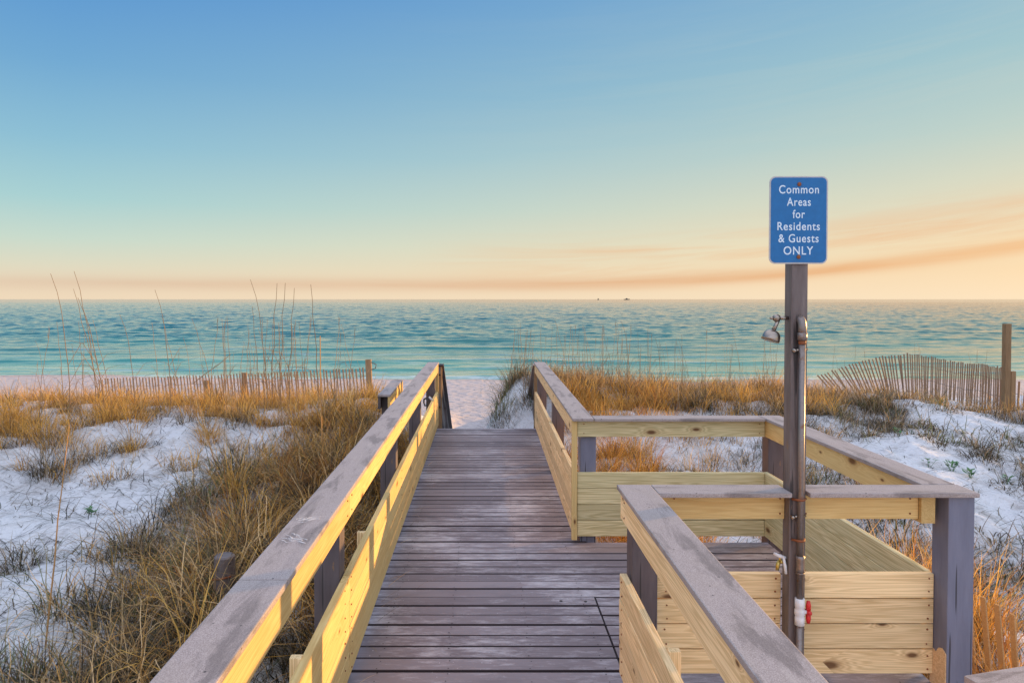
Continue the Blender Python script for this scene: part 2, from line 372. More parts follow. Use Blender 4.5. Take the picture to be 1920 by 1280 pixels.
def grassmat(name, trans=.35):
    m, nt, b = mat(name)
    a = nn(nt, 'ShaderNodeAttribute', attribute_name='tint')
    nt.links.new(a.outputs['Color'], b.inputs['Base Color']); b.inputs['Roughness'].default_value = .6; b.inputs['Specular IOR Level'].default_value = .25
    tr = nn(nt, 'ShaderNodeBsdfTranslucent'); nt.links.new(a.outputs['Color'], tr.inputs[0])
    mx = nn(nt, 'ShaderNodeMixShader'); mx.inputs[0].default_value = trans
    nt.links.new(b.outputs[0], mx.inputs[1]); nt.links.new(tr.outputs[0], mx.inputs[2])
    nt.links.new(mx.outputs[0], nt.nodes['Material Output'].inputs[0]); return m
GRASS = grassmat('dry_grass')

def water():
    m, nt, b = mat('sea_water')
    g = nn(nt, 'ShaderNodeNewGeometry'); p = g.outputs['Position']
    sx = nn(nt, 'ShaderNodeSeparateXYZ'); nt.links.new(p, sx.inputs[0])
    y = sx.outputs[1]
    yy = mth(nt, 'ADD', y, mth(nt, 'MULTIPLY', mth(nt, 'SUBTRACT', noise(nt, mapping(nt, p, (.012, .02, 0)), 1, 4, .6), .5), 40))
    d = mth(nt, 'DIVIDE', mth(nt, 'LOGARITHM', mth(nt, 'DIVIDE', mth(nt, 'MAXIMUM', yy, 56), 56), math.e), 4.6, True)   # 0 at the shore, 1 at 5.6 km
    c = ramp(nt, d, [(0, lin(92, 160, 140)), (.10, lin(34, 116, 102)), (.25, lin(16, 98, 98)), (.5, lin(6, 74, 94)), (.85, lin(3, 54, 90)), (1, lin(3, 46, 84))])
    pat = noise(nt, mapping(nt, p, (.012, .03, 0)), 1, 10, .72)
    c = mixc(nt, ramp(nt, pat, [(.4, 0.0), (.66, .7)]), c, mixc(nt, .6, c, (.0, .03, .05, 1)))
    # foam streaks left behind the small breakers
    fo = noise(nt, mapping(nt, p, (.07, .55, 0)), 1, 7, .7, .4)
    nearm = mth(nt, 'SUBTRACT', 1, mth(nt, 'DIVIDE', mth(nt, 'ADD', y, -62), 60, True))
    fm = mth(nt, 'MULTIPLY', ramp(nt, fo, [(.52, 0.0), (.66, .7)]), nearm)
    shore = mth(nt, 'ADD', y, mth(nt, 'MULTIPLY', noise(nt, mapping(nt, p, (.06, .06, 0)), 1, 5, .6), -9))
    sf = ramp(nt, mth(nt, 'DIVIDE', mth(nt, 'ABSOLUTE', mth(nt, 'SUBTRACT', shore, 54.6)), 3), [(.1, .9), (.42, 0.0)])
    fm = mth(nt, 'MAXIMUM', fm, mth(nt, 'MULTIPLY', sf, ramp(nt, noise(nt, mapping(nt, p, (.5, 1.5, 0)), 1, 5, .7), [(.35, .2), (.6, 1.0)])))
    c = mixc(nt, fm, c, (.66, .68, .66, 1))
    nt.links.new(c, b.inputs['Base Color'])
    b.inputs['Roughness'].default_value = .08; b.inputs['IOR'].default_value = 1.33; b.inputs['Specular IOR Level'].default_value = .22
    w1 = noise(nt, mapping(nt, p, (.35, 1.1, 0), (0, 0, .15)), 1.2, 4, .6, .3)
    w2 = noise(nt, mapping(nt, p, (.06, .22, 0), (0, 0, -.1)), 1, 4, .6, .2)
    w3 = noise(nt, mapping(nt, p, (.008, .04, 0)), 1, 3, .6)
    b1 = bump(nt, None, w2, 1, .22); bump(nt, b, w1, 1, .03, b1)
    return m
WATER = water()

# ------------------------------------------------------------------ setting: dunes + beach, sea
def grid_mesh(name, xs, ys, zf, mt):
    X, Y = np.meshgrid(xs, ys); Z = zf(X, Y)
    v = np.stack([X, Y, Z], -1).reshape(-1, 3); nx, ny = len(xs), len(ys)
    i = (np.arange(ny-1)[:, None]*nx+np.arange(nx-1)[None, :]).reshape(-1)
    f = np.stack([i, i+1, i+nx+1, i+nx], -1)
    return np_mesh(name, v, f, mt, True)
def np_mesh(name, v, f, mt, smooth=False, tint=None):
    me = bpy.data.meshes.new(name); n, k = f.shape
    me.vertices.add(len(v)); me.vertices.foreach_set('co', v.astype(np.float32).ravel())
    me.loops.add(n*k); me.loops.foreach_set('vertex_index', f.astype(np.int32).ravel())
    me.polygons.add(n); me.polygons.foreach_set('loop_start', np.arange(0, n*k, k, dtype=np.int32))
    me.polygons.foreach_set('loop_total', np.full(n, k, np.int32))
    if smooth: me.polygons.foreach_set('use_smooth', np.ones(n, bool))
    if tint is not None:
        a = me.attributes.new('tint', 'FLOAT_COLOR', 'POINT'); a.data.foreach_set('color', tint.astype(np.float32).ravel())
    me.update(); me.validate(); me.materials.append(mt); return me
u = np.linspace(-1, 1, 520); xs = 13*u + 130*np.sign(u)*np.clip(np.abs(u)-.86, 0, None)**1.6*7
yn = np.concatenate([np.linspace(-40, 1.5, 40), np.linspace(1.6, 18, 330), np.linspace(18.1, 34, 110), np.linspace(34.3, 80, 110)])
me = grid_mesh('sand_ground', xs, yn, gz, SAND); tag(link('sand_ground', me), 'white quartz sand dunes and beach sloping down to the sea', None, None, 'structure')

def seaz(X, Y):
    z = np.full_like(X, SEA)
    ph = Y + 6*vnoise(X*.03, Y*.01+3) + 5.5*vnoise(X*.085, Y*.03+8) + 1.6*vnoise(X*.3, Y*.08+1)
    amp = .35+1.4*np.clip(vnoise(X*.085+40, Y*.11)+.5, 0, 1)**1.3
    sw = np.exp(3.2*(np.sin(2*np.pi*ph/9)-1)) * amp * .13 + np.exp(2.2*(np.sin(2*np.pi*(ph*.9+X*.06)/16)-1))*amp*.13
    m = 1-ss(110, 240, Y)
    ch = .09*vnoise(X*.22, Y*.6) + .05*vnoise(X*.6, Y*1.5)
    op = .35*vnoise(X*.05, Y*.09+11) + .62*vnoise(X*.15+5, Y*.24) + .50*vnoise(X*.38, Y*.5+2) + .22*vnoise(X*.9, Y*1.1)   # open water chop
    grow = ss(66, 170, Y)*(1-ss(1500, 5000, Y))
    return z + m*sw*ss(53, 62, Y) + ch*ss(52, 59, Y)*(1-ss(200, 400, Y)) + .72*op*grow
us = np.concatenate([np.linspace(-4, -1.02, 40), np.linspace(-1, 1, 900), np.linspace(1.02, 4, 40)])
ysea = np.concatenate([np.linspace(49, 140, 320), np.geomspace(140.4, 1500, 420), np.geomspace(1510, 45000, 120)])
U, Y = np.meshgrid(us, ysea); X = U*np.maximum(Y, 56)
v = np.stack([X, Y, seaz(X, Y)], -1).reshape(-1, 3); nx, ny = len(us), len(ysea)
i = (np.arange(ny-1)[:, None]*nx+np.arange(nx-1)[None, :]).reshape(-1)
tag(link('sea_water', np_mesh('sea_water', v, np.stack([i, i+1, i+nx+1, i+nx], -1), WATER, True)), 'turquoise sea with low waves running up to the horizon', None, None, 'structure')

# ------------------------------------------------------------------ boardwalk
PITCH = .1435
bw = thing('boardwalk', 'weathered grey plank boardwalk leading straight to the beach with a square shower bay', 'boardwalk', (0, 5, 0))
def planks():
    bm = bmesh.new(); lay = bm.faces.layers.float.new('plank')
    y = 11.60; k = 0
    while y > -1.6:
        y0, y1 = y-PITCH+.008, y
        def add(x0, x1):
            dz = random.uniform(-.004, .002); n0 = len(bm.faces)
            vs = add_box(bm, (x0, y0+random.uniform(-.001, .001), -.027+dz), (x1, y1+random.uniform(-.001, .001), dz))
            es = list({e for v in vs for e in v.link_edges})
            rr = random.random()
            r = bmesh.ops.bevel(bm, geom=es, offset=.006, segments=1, affect='EDGES')
            pass
        bay = 3.80 < (y0+y1)/2 < 6.16
        jit = random.uniform(-.006, .006)
        if bay and y1 < 5.10: add(-.75, .7910); add(.7925, 2.47)
        elif bay: add(-.75, 2.47)
        elif (y0+y1)/2 <= 3.80: add(-.75, .7910); add(.7925, .86)
        else: add(-.75, .90)
        y -= PITCH; k += 1
    # every face of one plank shares the plank's random value
    bm.verts.ensure_lookup_table(); seen = set()
    for f0 in bm.faces:
        if f0 in seen: continue
        isl = [f0]; seen.add(f0); rr = random.random(); q = [f0]
        while q:
            f = q.pop(); f[lay] = rr
            for e in f.edges:
                for g in e.link_faces:
                    if g not in seen: seen.add(g); q.append(g)
    bm.normal_update()
    for f in bm.faces: f.material_index = 0 if f.normal.z > .9 else 1     # sawn edges, grimy and near-black to paint in the gaps' shade
    return bm
dk = bmobj('decking', planks(), DECK, bw, (0, 0, 0)); dk.data.materials.append(simple('grimy_shaded_plank_edge', (.035, .027, .03), .8, 0, .2))
spots = []
yy = 11.60
while yy > 1.9:
    ym = yy-PITCH/2
    for xk in (-.60, -.20, .28, .70) + ((1.35, 1.9, 2.3) if 3.85 < ym < 6.1 else ()):
        for dy in (-.042, .042):
            if random.random() < .9: spots.append((xk+random.uniform(-.012, .012), ym+dy+random.uniform(-.008, .008), random.uniform(.0035, .0052)))
    yy -= PITCH
spots.sort(key=lambda p: math.hypot(p[0], p[1]) + (9 if p[1] < 3.3 or p[0] > .9 else 0))
bm = bmesh.new(); bmesh.ops.create_circle(bm, cap_ends=True, segments=8, radius=1); sme = bpy.data.meshes.new('screw_head'); bm.to_mesh(sme); bm.free(); sme.materials.append(NAIL)
for x, y, r in spots[:90]:
    o = link('screw_head', sme, None, bw, (x, y, .0028)); o.scale = (r, r, 1)
bm = bmesh.new()
for x, y, r in spots[90:]: bmesh.ops.create_circle(bm, cap_ends=True, segments=8, radius=r, matrix=Matrix.Translation((x, y, .0028)))
o = bmobj('screw_heads', bm, NAIL, bw); o['kind'] = 'stuff'
for x, y in ((.545, 4.93), (.715, 4.92)):
    bm = bmesh.new(); bmesh.ops.create_circle(bm, cap_ends=True, segments=12, radius=.012); bmobj('bolt_hole', bm, NAIL, bw, (x, y, .003))
for x in (-.73, -.2, .28, .74): board('joist', (x, -1.5, -.145), (x, 11.52, -.145), .23, .04, OLDWOOD, bw)
board('joist', (.87, 3.87, -.149), (2.45, 3.87, -.149), .23, .04, OLDWOOD, bw); board('joist', (.93, 6.12, -.149), (2.45, 6.12, -.149), .23, .04, OLDWOOD, bw)
board('joist', (2.43, 3.90, -.153), (2.43, 6.09, -.153), .22, .04, OLDWOOD, bw)

def post(x0, y0, z0, z1, w, m, parent, name='post', d=None):
    d = d or w
    return board(name, (x0+w/2, y0+d/2, z0), (x0+w/2, y0+d/2, z1), w, d, m, parent, .005)

CT, CB = 1.085, 1.060       # cap top, cap underside
def rail_run(parent, a, b, side, cap_splits, posts, kick_m, top_m, cap_w=.18, ov=.013, cap_a=None, kick_rows=4):
    """a,b: ends of the boards' inner-face line (x,y); side = +1 when the railing lies to the right of the line's inner face"""
    pass
def yx(y, x0, y0, x1, y1): return x0+(x1-x0)*(y-y0)/(y1-y0)

# left railing
lr = thing('boardwalk_railing', 'long unbroken railing on the left edge of the boardwalk with sunlit boards', 'railing', (-.8, 5, 0), 'boardwalk railings')
for y0, y1 in ((-1.4, 2.568), (2.572, 6.098), (6.102, 11.54)):
    board('cap_rail', (-.7955, y0, (CT+CB)/2), (-.7955, y1, (CT+CB)/2), CT-CB, .18, CAP, lr, .005)
for y0, y1 in ((-1.4, 3.84), (3.844, 8.68), (8.684, 11.52)):
    board('top_rail', (-.739, y0, .988), (-.739, y1, .988), .14, .038, PINE, lr)
for k in range(4):
    for y0, y1 in ((-1.4, 3.84), (3.844, 8.68), (8.684, 11.50)):
        j = random.uniform(-.0015, .0015)
        board('kick_board', (-.739+j, y0, .055+.069+.1385*k), (-.739+j, y1, .055+.069+.1385*k), .1325, .038, PINE, lr)
for y in (1.30, 3.78, 6.25, 8.70, 11.34): post(-.90, y, -1.3, CB-.002, .138, POST, lr)
board('corner_trim', (-.739, 11.53, .06), (-.739, 11.53, 1.058), .05, .03, PINE, lr)
bm = bmesh.new()
for k in range(14):
    y_ = (3.02 if k % 2 else 3.27)+random.gauss(0, .025); x_ = random.uniform(-.865, -.80); pts, rad = [], []
    for q in range(random.randint(5, 9)):
        pts.append((x_, y_, CT)); rad.append(random.uniform(.0005, .0042)); x_ += random.uniform(.006, .014); y_ += random.gauss(-.006 if k % 2 else .004, .006)
    add_tube(bm, pts, rad, 6)
for v in bm.verts: v.co.z = CT+(v.co.z-CT)*.35
sc = bmobj('white_scuff', bm, simple('dried_white_smear', (.60, .56, .54), .8), lr); sc['kind'] = 'stuff'; sc['label'] = 'white scuffed streaks on the cap'
# small blocks nailed behind the kick boards
for y in (1.9, 2.95, 4.55): board('nailer_block', (-.778, y, .30), (-.778, y, .612), .05, .036, PINE_P, lr, .003)

# right railing beyond the shower bay
rr_ = thing('boardwalk_railing', 'far right boardwalk railing running from the shower bay towards the beach', 'railing', (.9, 9, 0), 'boardwalk railings')
ax, ay, bx, by = .780, 6.14, .838, 11.5
fx = lambda y: yx(y, ax, ay, bx, by)
board('cap_rail', (fx(6.06)+.077, 6.06, (CT+CB)/2), (fx(11.54)+.077, 11.54, (CT+CB)/2), CT-CB, .18, CAP, rr_, .005)
board('top_rail', (fx(6.145)+.019, 6.145, .988), (fx(11.5)+.019, 11.5, .988), .14, .038, PINE_P, rr_)
for k in range(4):
    j = random.uniform(-.0015, .0015); z = .055+.069+.1385*k
    for y0, y1 in ((6.145, 8.66), (8.664, 11.5)):
        board('kick_board', (fx(y0)+.019+j, y0, z), (fx(y1)+.019+j, y1, z), .1325, .038, PINE_P, rr_)
for y in (8.62, 11.32): post(fx(y)+.041, y, -1.3, CB-.002, .138, POST, rr_)
board('corner_trim', (.789, 6.121, .03), (.789, 6.121, 1.058), .046, .04, PINE, rr_)

# shower bay railing (far side, right side, near side)
br = thing('shower_bay_railing', 'three sided railing around the square shower bay on the right of the boardwalk', 'railing', (1.7, 5, 0))
zc = (CT+CB)/2
board('cap_rail', (.952, 6.14, zc), (2.405, 6.14, zc), CT-CB, .18, CAP, br, .005)
board('cap_rail', (2.505, 3.905, zc), (2.505, 6.232, zc), CT-CB, .185, CAP, br, .005)
board('cap_rail', (.922, 3.81, zc), (1.622, 3.81, zc), CT-CB, .18, CAP, br, .005)
board('cap_rail', (1.716, 3.81, zc), (2.605, 3.81, zc), CT-CB, .18, CAP, br, .005)
board('top_rail', (.815, 6.139, .988), (2.425, 6.139, .988), .14, .038, PINE_G, br)
board('top_rail', (2.45, 3.872, .988), (2.45, 6.158, .988), .14, .04, PINE, br)
board('top_rail', (.96, 3.842, .988), (1.6246, 3.842, .988), .14, .038, PINE, br)
board('top_rail', (1.7115, 3.842, .988), (2.345, 3.842, .988), .14, .038, PINE, br)
board('end_block', (2.385, 3.80, .978), (2.385, 3.95, .978), .155, .075, PINE, br)
for k in range(4):
    z = .055+.069+.1385*k; j = random.uniform(-.0015, .0015)
    board('kick_board', (.815, 6.139+j, z), (2.430, 6.139+j, z), .1360, .038, PINE_G, br, .007)
    board('kick_board', (2.45+j, 3.902, z), (2.45+j, 6.158, z), .1365, .038, PINE_G, br, .008)
    board('kick_board', (.95, 3.879+j, z), (1.6246, 3.879+j, z), .1325, .038, PINE_P, br)
    board('kick_board', (1.7115, 3.879+j, z), (2.458, 3.879+j, z), .1325, .038, PINE_P, br)
post(.845, 6.165, -1.3, CB-.002, .138, POST_B, br)
post(2.475, 6.165, -1.3, CB-.002, .138, POST, br)
cp = post(2.462, 3.752, -1.3, CB-.002, .138, POST_B, br)
# bare patch where the paint has split off the corner post's left face
bm = bmesh.new()
prof = [(-.12, -.2), (.136, -.2), (.136, .20), (.10, .225), (.06, .25), (.01, .285), (0, .30), (-.12, .30)]
vs = [bm.verts.new((0, 3.752+.002+max(0, min(.134, py)), z)) for py, z in [(0, -.3), (.134, -.3), (.134, .17), (.11, .20), (.085, .19), (.06, .225), (.03, .235), (0, .215)]]
f = bm.faces.new(vs); ex = bmesh.ops.extrude_face_region(bm, geom=[f])
bmesh.ops.translate(bm, vec=(-.003, 0, 0), verts=[g for g in ex['geom'] if isinstance(g, bmesh.types.BMVert)])
bmobj('bare_patch', bm, RAW, cp.parent, (2.4615, 0, 0))['label'] = 'bare splintered wood where paint has flaked off'

# near right railing
nr = thing('boardwalk_railing', 'short railing nearest the viewer at bottom right, knotty pine under a broad grey cap', 'railing', (.83, 2, 0), 'boardwalk railings')
board('cap_rail', (.827, -1.4, zc), (.827, 3.722+.178, zc), CT-CB, .184, CAP, nr, .005)
board('top_rail', (.766, -1.4, .988), (.766, 3.85, .988), .14, .038, PINE_P, nr)
for k in range(4):
    z = .055+.069+.1385*k; j = random.uniform(-.0015, .0015)
    board('kick_board', (.766+j, -1.4, z), (.766+j, 3.87, z), .1325, .038, PINE_P, nr)
post(.80, 3.80, -1.3, CB-.002, .138, POST, nr); post(.80, 1.35, -1.3, CB-.002, .138, POST, nr)
board('nailer_block', (.812, 3.0, .30), (.812, 3.0, .615), .05, .04, PINE_P, nr, .003)

# nail heads where the boards meet their posts
bm = bmesh.new(); bmesh.ops.create_uvsphere(bm, u_segments=10, v_segments=6, radius=1); nme = bpy.data.meshes.new('nail_head'); bm.to_mesh(nme); bm.free(); nme.materials.append(RUST)
def nail(p, parent):
    o = link('nail_head', nme, None, parent, p); r = random.uniform(.0042, .0055); o.scale = (r, r, r)
for k in range(4):
    for dz_ in (-.035, .035):
        z = .124+.1385*k+dz_+random.uniform(-.008, .008)
        for x in (1.0, 1.595, 1.745, 2.425): nail((x+random.uniform(-.008, .008), 3.8595, z), br)
        for y in (3.70, 3.88, 6.32): nail((-.7195, y+random.uniform(-.01, .01), z), lr)
        nail((.7465, 3.80+random.uniform(-.015, .015), z), nr)
for dz_ in (-.04, .04):
    for y in (3.78, 3.90, 6.30, 8.75): nail((-.7195, y, .988+dz_), lr)
    nail((.7465, 3.74, .988+dz_), nr)
    for x in (1.03, 1.6, 1.74, 2.3): nail((x, 3.8225, .988+dz_), br)
    for x in (.87, 2.38): nail((x, 6.1195, .988+dz_), br)

# stair railings beyond the deck's end
for sx, lab in ((-1, 'dark stair handrail going down to the beach at the left end of the deck'), (1, 'grey stair handrail dropping to the sand at the right end of the deck')):
    x = -.715 if sx < 0 else .90
    sr = thing('stair_railing', lab, 'stair railing', (x, 13, -.6), 'stair railings')
    P = lambda y, dz=0: (x, y, .80-.50*(y-12.2)+dz)
    board('handrail', P(11.75, .0), P(16.2, .0), .03, .15, CAP if sx > 0 else DARKWOOD, sr, .004)
    board('side_board', P(11.75, -.09), P(16.2, -.09), .14, .036, DARKWOOD, sr)
    board('side_board', P(11.75, -.55), P(16.2, -.55), .28, .036, DARKWOOD, sr)
    for y in (11.78, 13.4, 15.9): post(x-.05, y, min(-1.5, .8-.5*(y-12.2)-1.6), P(y)[2]-.01, .09, DARKWOOD if y > 12 else OLDWOOD, sr)
st = thing('beach_stairs', 'weathered steps half buried in sand at the end of the boardwalk', 'stairs', (.05, 13, -.6))
for k in range(6):
    y = 11.7+.29*k; board('tread', (-.66, y+.14, -.16-.165*k), (.82, y+.14, -.16-.165*k), .04, .28, DARKWOOD, st)
for x in (-.68, .84): board('stringer', (x, 11.65, -.25), (x, 13.5, -1.28), .22, .038, DARKWOOD, st)

# timber rail standing beside the left railing
tb = thing('timber_rail', 'short grey topped timber rail standing in the dune outside the left railing', 'timber rail', (-1.32, 10.5, 0))
board('cap_rail', (-1.33, 9.6, .80), (-1.36, 11.4, .80), .03, .17, CAP, tb, .004)
board('side_board', (-1.262, 9.61, .70), (-1.292, 11.39, .70), .165, .036, PINE, tb); board('side_board', (-1.395, 9.61, .70), (-1.42, 11.39, .70), .165, .036, DARKWOOD, tb)
for y in (9.75, 11.15): post(-1.38, y, gz1(-1.3, y)-.5, .782, .09, DARKWOOD, tb)

# ------------------------------------------------------------------ shower post, sign, shower
sp = thing('shower_post', 'tall square weathered timber post carrying the shower pipe and the blue sign', 'post', (1.668, 3.805, -1))
post(1.625, 3.762, -1.3, 2.70, .086, POST_W, sp)
PX, PY = 1.672, 3.735
sh = thing('beach_shower', 'outdoor shower with rusty riser pipe, steel shower head and red handled white valve', 'shower', (PX, PY, 0))
bm = bmesh.new(); add_tube(bm, [(PX, PY, -.9), (PX, PY, .395)], .0165, 16); add_tube(bm, [(PX, PY, .515), (PX, PY, 1.93)], .0165, 16)
bmobj('riser_pipe', bm, PIPE, sh, smooth=True)
bm = bmesh.new()
arc = [(PX, PY, 1.90), (PX, PY, 1.955)] + [(PX, PY+.045-.045*math.cos(a), 1.955+.045*math.sin(a)) for a in np.linspace(.2, math.pi/2, 6)]
add_tube(bm, arc, .0215, 16); add_tube(bm, [(PX, PY, 1.885), (PX, PY, 1.925)], .0245, 16)
bmobj('elbow', bm, PIPE, sh, smooth=True)
bm = bmesh.new(); add_tube(bm, [(PX, PY, 1.865), (PX, PY, 1.884)], .019, 16); bmobj('thread_sleeve', bm, RUST, sh, smooth=True)
bm = bmesh.new(); add_tube(bm, [(PX, PY, .665), (PX, PY, .685), (PX, PY, .73), (PX, PY, .75)], [.024, .0205, .0205, .024], 16); add_tube(bm, [(PX, PY, .655), (PX, PY, .664)], .022, 16)
bmobj('coupling', bm, PIPE, sh, smooth=True)
for z in (1.045, .83):
    bm = bmesh.new(); add_tube(bm, [(PX-.035, PY+.022, z), (PX-.018, PY-.006, z+.002), (PX, PY-.0195, z+.003), (PX+.018, PY-.006, z+.002), (PX+.03, PY+.022, z)], .0065, 8)
    bmobj('pipe_strap', bm, RUST, sh, smooth=True)
for z in (.95, 1.83):
    bm = bmesh.new(); add_tube(bm, [(PX-.045, PY+.015, z), (PX+.034, PY+.015, z+.008)], .0075, 8); add_tube(bm, [(PX-.045, PY+.008, z), (PX-.028, PY+.008, z+.002)], .012, 8); bmobj('pipe_clip', bm, CHROME, sh, smooth=True)
bm = bmesh.new(); add_tube(bm, [(PX, PY, .385), (PX, PY, .425), (PX, PY, .43), (PX, PY, .44), (PX, PY, .465), (PX, PY, .475), (PX, PY, .48), (PX, PY, .525)], [.0245, .0245, .021, .026, .026, .021, .0245, .0245], 20)
add_tube(bm, [(PX+.015, PY, .452), (PX+.038, PY, .452)], .010, 12)
vb = bmobj('valve', bm, WHITE, sh, smooth=True)
bm = bmesh.new()
for a, l in ((0, .024), (math.pi, .024), (math.pi/2, .058), (-math.pi/2, .058)):
    c_, s_ = math.cos(a), math.sin(a)
    add_tube(bm, [(PX+.046, PY, .452), (PX+.046, PY-.6*l*c_, .452+.6*l*s_), (PX+.046, PY-l*c_, .452+l*s_)], [.012, .013, .009], 10)
hd = bmobj('handle', bm, RED, vb, smooth=True); hd['label'] = 'red cross shaped valve handle'
# shower head on the far left of the post
HX, HY = 1.56, 3.80
bm = bmesh.new(); add_tube(bm, [(1.632, 3.80, 2.0), (1.575, 3.80, 2.0)], .0105, 12); bmesh.ops.create_uvsphere(bm, u_segments=16, v_segments=10, radius=.021, matrix=Matrix.Translation((1.563, 3.80, 2.0)))
add_tube(bm, [(1.572, 3.80, 1.992), (1.56, 3.797, 1.965), (1.545, 3.794, 1.935)], [.011, .010, .012], 12)
add_tube(bm, [(1.545, 3.80, 2.0), (1.528, 3.80, 2.0)], [.01, .006], 10)
bmobj('shower_arm', bm, CHROME, sh, smooth=True)
bm = bmesh.new()
axd = Vector((-.35, -.10, -1)).normalized(); o0 = Vector((1.545, 3.794, 1.938))
add_tube(bm, [o0+axd*s for s in (0, .007, .014, .024, .038, .052, .060, .062)], [.013, .027, .036, .0425, .046, .047, .047, .040], 24)
bmobj('shower_head', bm, CHROME, sh, smooth=True)
# tap with a white handle low on the post
tp = thing('water_tap', 'small brass tap with a white handle on the left side of the shower post', 'tap', (1.62, 3.80, .70))
bm = bmesh.new(); add_tube(bm, [(1.626, 3.80, .695), (1.585, 3.80, .695)], .010, 10); add_tube(bm, [(1.59, 3.80, .70), (1.578, 3.79, .685), (1.572, 3.785, .655)], [.010, .011, .009], 10); add_tube(bm, [(1.593, 3.80, .695), (1.593, 3.80, .725)], .007, 8)
bmobj('tap_body', bm, BRASS, tp, smooth=True)
bm = bmesh.new(); add_tube(bm, [(1.560, 3.80, .740), (1.590, 3.795, .727), (1.620, 3.79, .72)], [.007, .010, .007], 8); add_tube(bm, [(1.605, 3.785, .73), (1.612, 3.78, .68), (1.615, 3.775, .64)], [.006, .009, .008], 8)
bmobj('tap_handle', bm, WHITE, tp, smooth=True)

sg = thing('notice_sign', 'blue metal notice reading Common Areas for Residents & Guests ONLY on top of the post', 'sign', (1.652, 3.75, 2.513))
def rrect(w, h, r, n=8):
    pts = []
    for cx, cz, a0 in ((w/2-r, h/2-r, 0), (-w/2+r, h/2-r, 90), (-w/2+r, -h/2+r, 180), (w/2-r, -h/2+r, 270)):
        for k in range(n+1):
            a = R(a0+90*k/n); pts.append((cx+r*math.cos(a), cz+r*math.sin(a)))
    return pts
def plate(name, w, h, r, y0, y1, m):
    bm = bmesh.new(); P_ = rrect(w, h, r)
    a = [bm.verts.new((x, y0, z)) for x, z in P_]; b = [bm.verts.new((x, y1, z)) for x, z in P_]
    bm.faces.new(a); bm.faces.new(b[::-1])
    for k in range(len(a)): bm.faces.new((a[k], b[k], b[(k+1) % len(a)], a[(k+1) % len(a)]))
    bmesh.ops.recalc_face_normals(bm, faces=bm.faces)
    return bmobj(name, bm, m, sg, (1.652, 3.75, 2.513))
plate('border', .3055, .457, .032, -.002, .002, SILVER); plate('panel', .291, .4425, .026, -.0035, -.0022, BLUE)
dz = [.157, .0925, .0285, -.0345, -.0975, -.1615]
for line, z, h, w in zip(('Common', 'Areas', 'for', 'Residents', '& Guests', 'ONLY'), dz, (.0, 0, 0, 0, 0, 0), (.208, .125, .064, .222, .210, .155)):
    cu = bpy.data.curves.new('lettering', 'FONT'); cu.body = line; cu.align_x = 'CENTER'; cu.align_y = 'CENTER'; cu.size = .062; cu.space_character = 1.12; cu.extrude = .0004; cu.offset = .0006
    to = bpy.data.objects.new('tmp', cu); C.objects.link(to)
    bpy.context.view_layer.update(); dg = bpy.context.evaluated_depsgraph_get(); me = bpy.data.meshes.new_from_object(to.evaluated_get(dg))
    bpy.data.objects.remove(to)
    xs_ = [v.co.x for v in me.vertices]; zs_ = [v.co.y for v in me.vertices]; k = w/(max(xs_)-min(xs_))
    cxm = (max(xs_)+min(xs_))/2
    for v in me.vertices: v.co = Vector(((v.co.x-cxm)*k, -v.co.z, (v.co.y)*.98))
    o = link('lettering', me, LETTER, sg, (1.652, 3.75-.0042, 2.513+z)); o['label'] = 'white lettering ' + line
for z in (.186, -.192):
    bm = bmesh.new(); bmesh.ops.create_uvsphere(bm, u_segments=12, v_segments=8, radius=.011, matrix=Matrix.Translation((0, 0, 0)))
    bmesh.ops.scale(bm, vec=(1, .6, 1), verts=bm.verts); bmobj('bolt', bm, RUST, sg, (1.653, 3.75-.006, 2.513+z), smooth=True)

# latch loop on the left railing
ll = thing('latch_loop', 'black and white gate latch loop hanging on the left railing near its far end', 'latch', (-.75, 9.3, .75))
def sqring(cx, cy, cz, w, r):
    pts = [(cx, cy+.4*(dx*w), cz+dz_*w) for dx, dz_ in ((-.2, .5), (.45, .35), (.5, -.1), (.2, -.5), (-.45, -.4), (-.5, .2), (-.2, .5))]
    return [(x-(y-cy)*1.2, y, z) for x, y, z in pts]
bm = bmesh.new(); add_tube(bm, sqring(-.745, 9.3, .76, .10, 0), .011, 8); bmobj('loop', bm, BLACK, ll, smooth=True)
bm = bmesh.new(); add_tube(bm, [(-.70, 9.29, .83), (-.66, 9.29, .785)], .013, 8); bmobj('white_bar', bm, WHITE, ll, smooth=True)

# plank end bottom right
pk = thing('grey_plank', 'grey weathered plank end poking into the bottom right corner below the fence slats', 'plank', (2.3, 3.1, -.2))
board('plank_top', (2.12, 3.02, .44), (3.2, 3.30, .44), .036, .14, CAP, pk, .004)
board('plank_leg', (2.9, 3.22, -1.0), (2.9, 3.22, .42), .085, .085, POST, pk)

# ------------------------------------------------------------------ posts and sand fences
def log(name, x, y, top, r, label, m=OLDWOOD):
    t = thing(name, label, 'post', (x, y, gz1(x, y)))
    bm = bmesh.new(); n = 20; b0 = gz1(x, y)-.5
    lv = [b0, top-.3, top-.012, top]; rings = []
    for li, z in enumerate(lv):
        rad = r*(1.02 if li < 2 else 1) - (.01 if li == 3 else 0)
        rings.append([bm.verts.new((rad*math.cos(2*math.pi*k/n)*(1+.05*math.sin(3*k)), rad*math.sin(2*math.pi*k/n)*(1+.04*math.cos(2*k)), z-gz1(x, y))) for k in range(n)])
    for a, b in zip(rings, rings[1:]):
        for k in range(n): bm.faces.new((a[k], a[(k+1) % n], b[(k+1) % n], b[k]))
    bm.faces.new(rings[-1])
    bmobj('shaft', bm, m, t, (x, y, gz1(x, y))); return t
pl = log('wood_piling', -2.0, 5.5, .12, .077, 'short round wooden piling in the tall grass outside the left railing', POST_W)
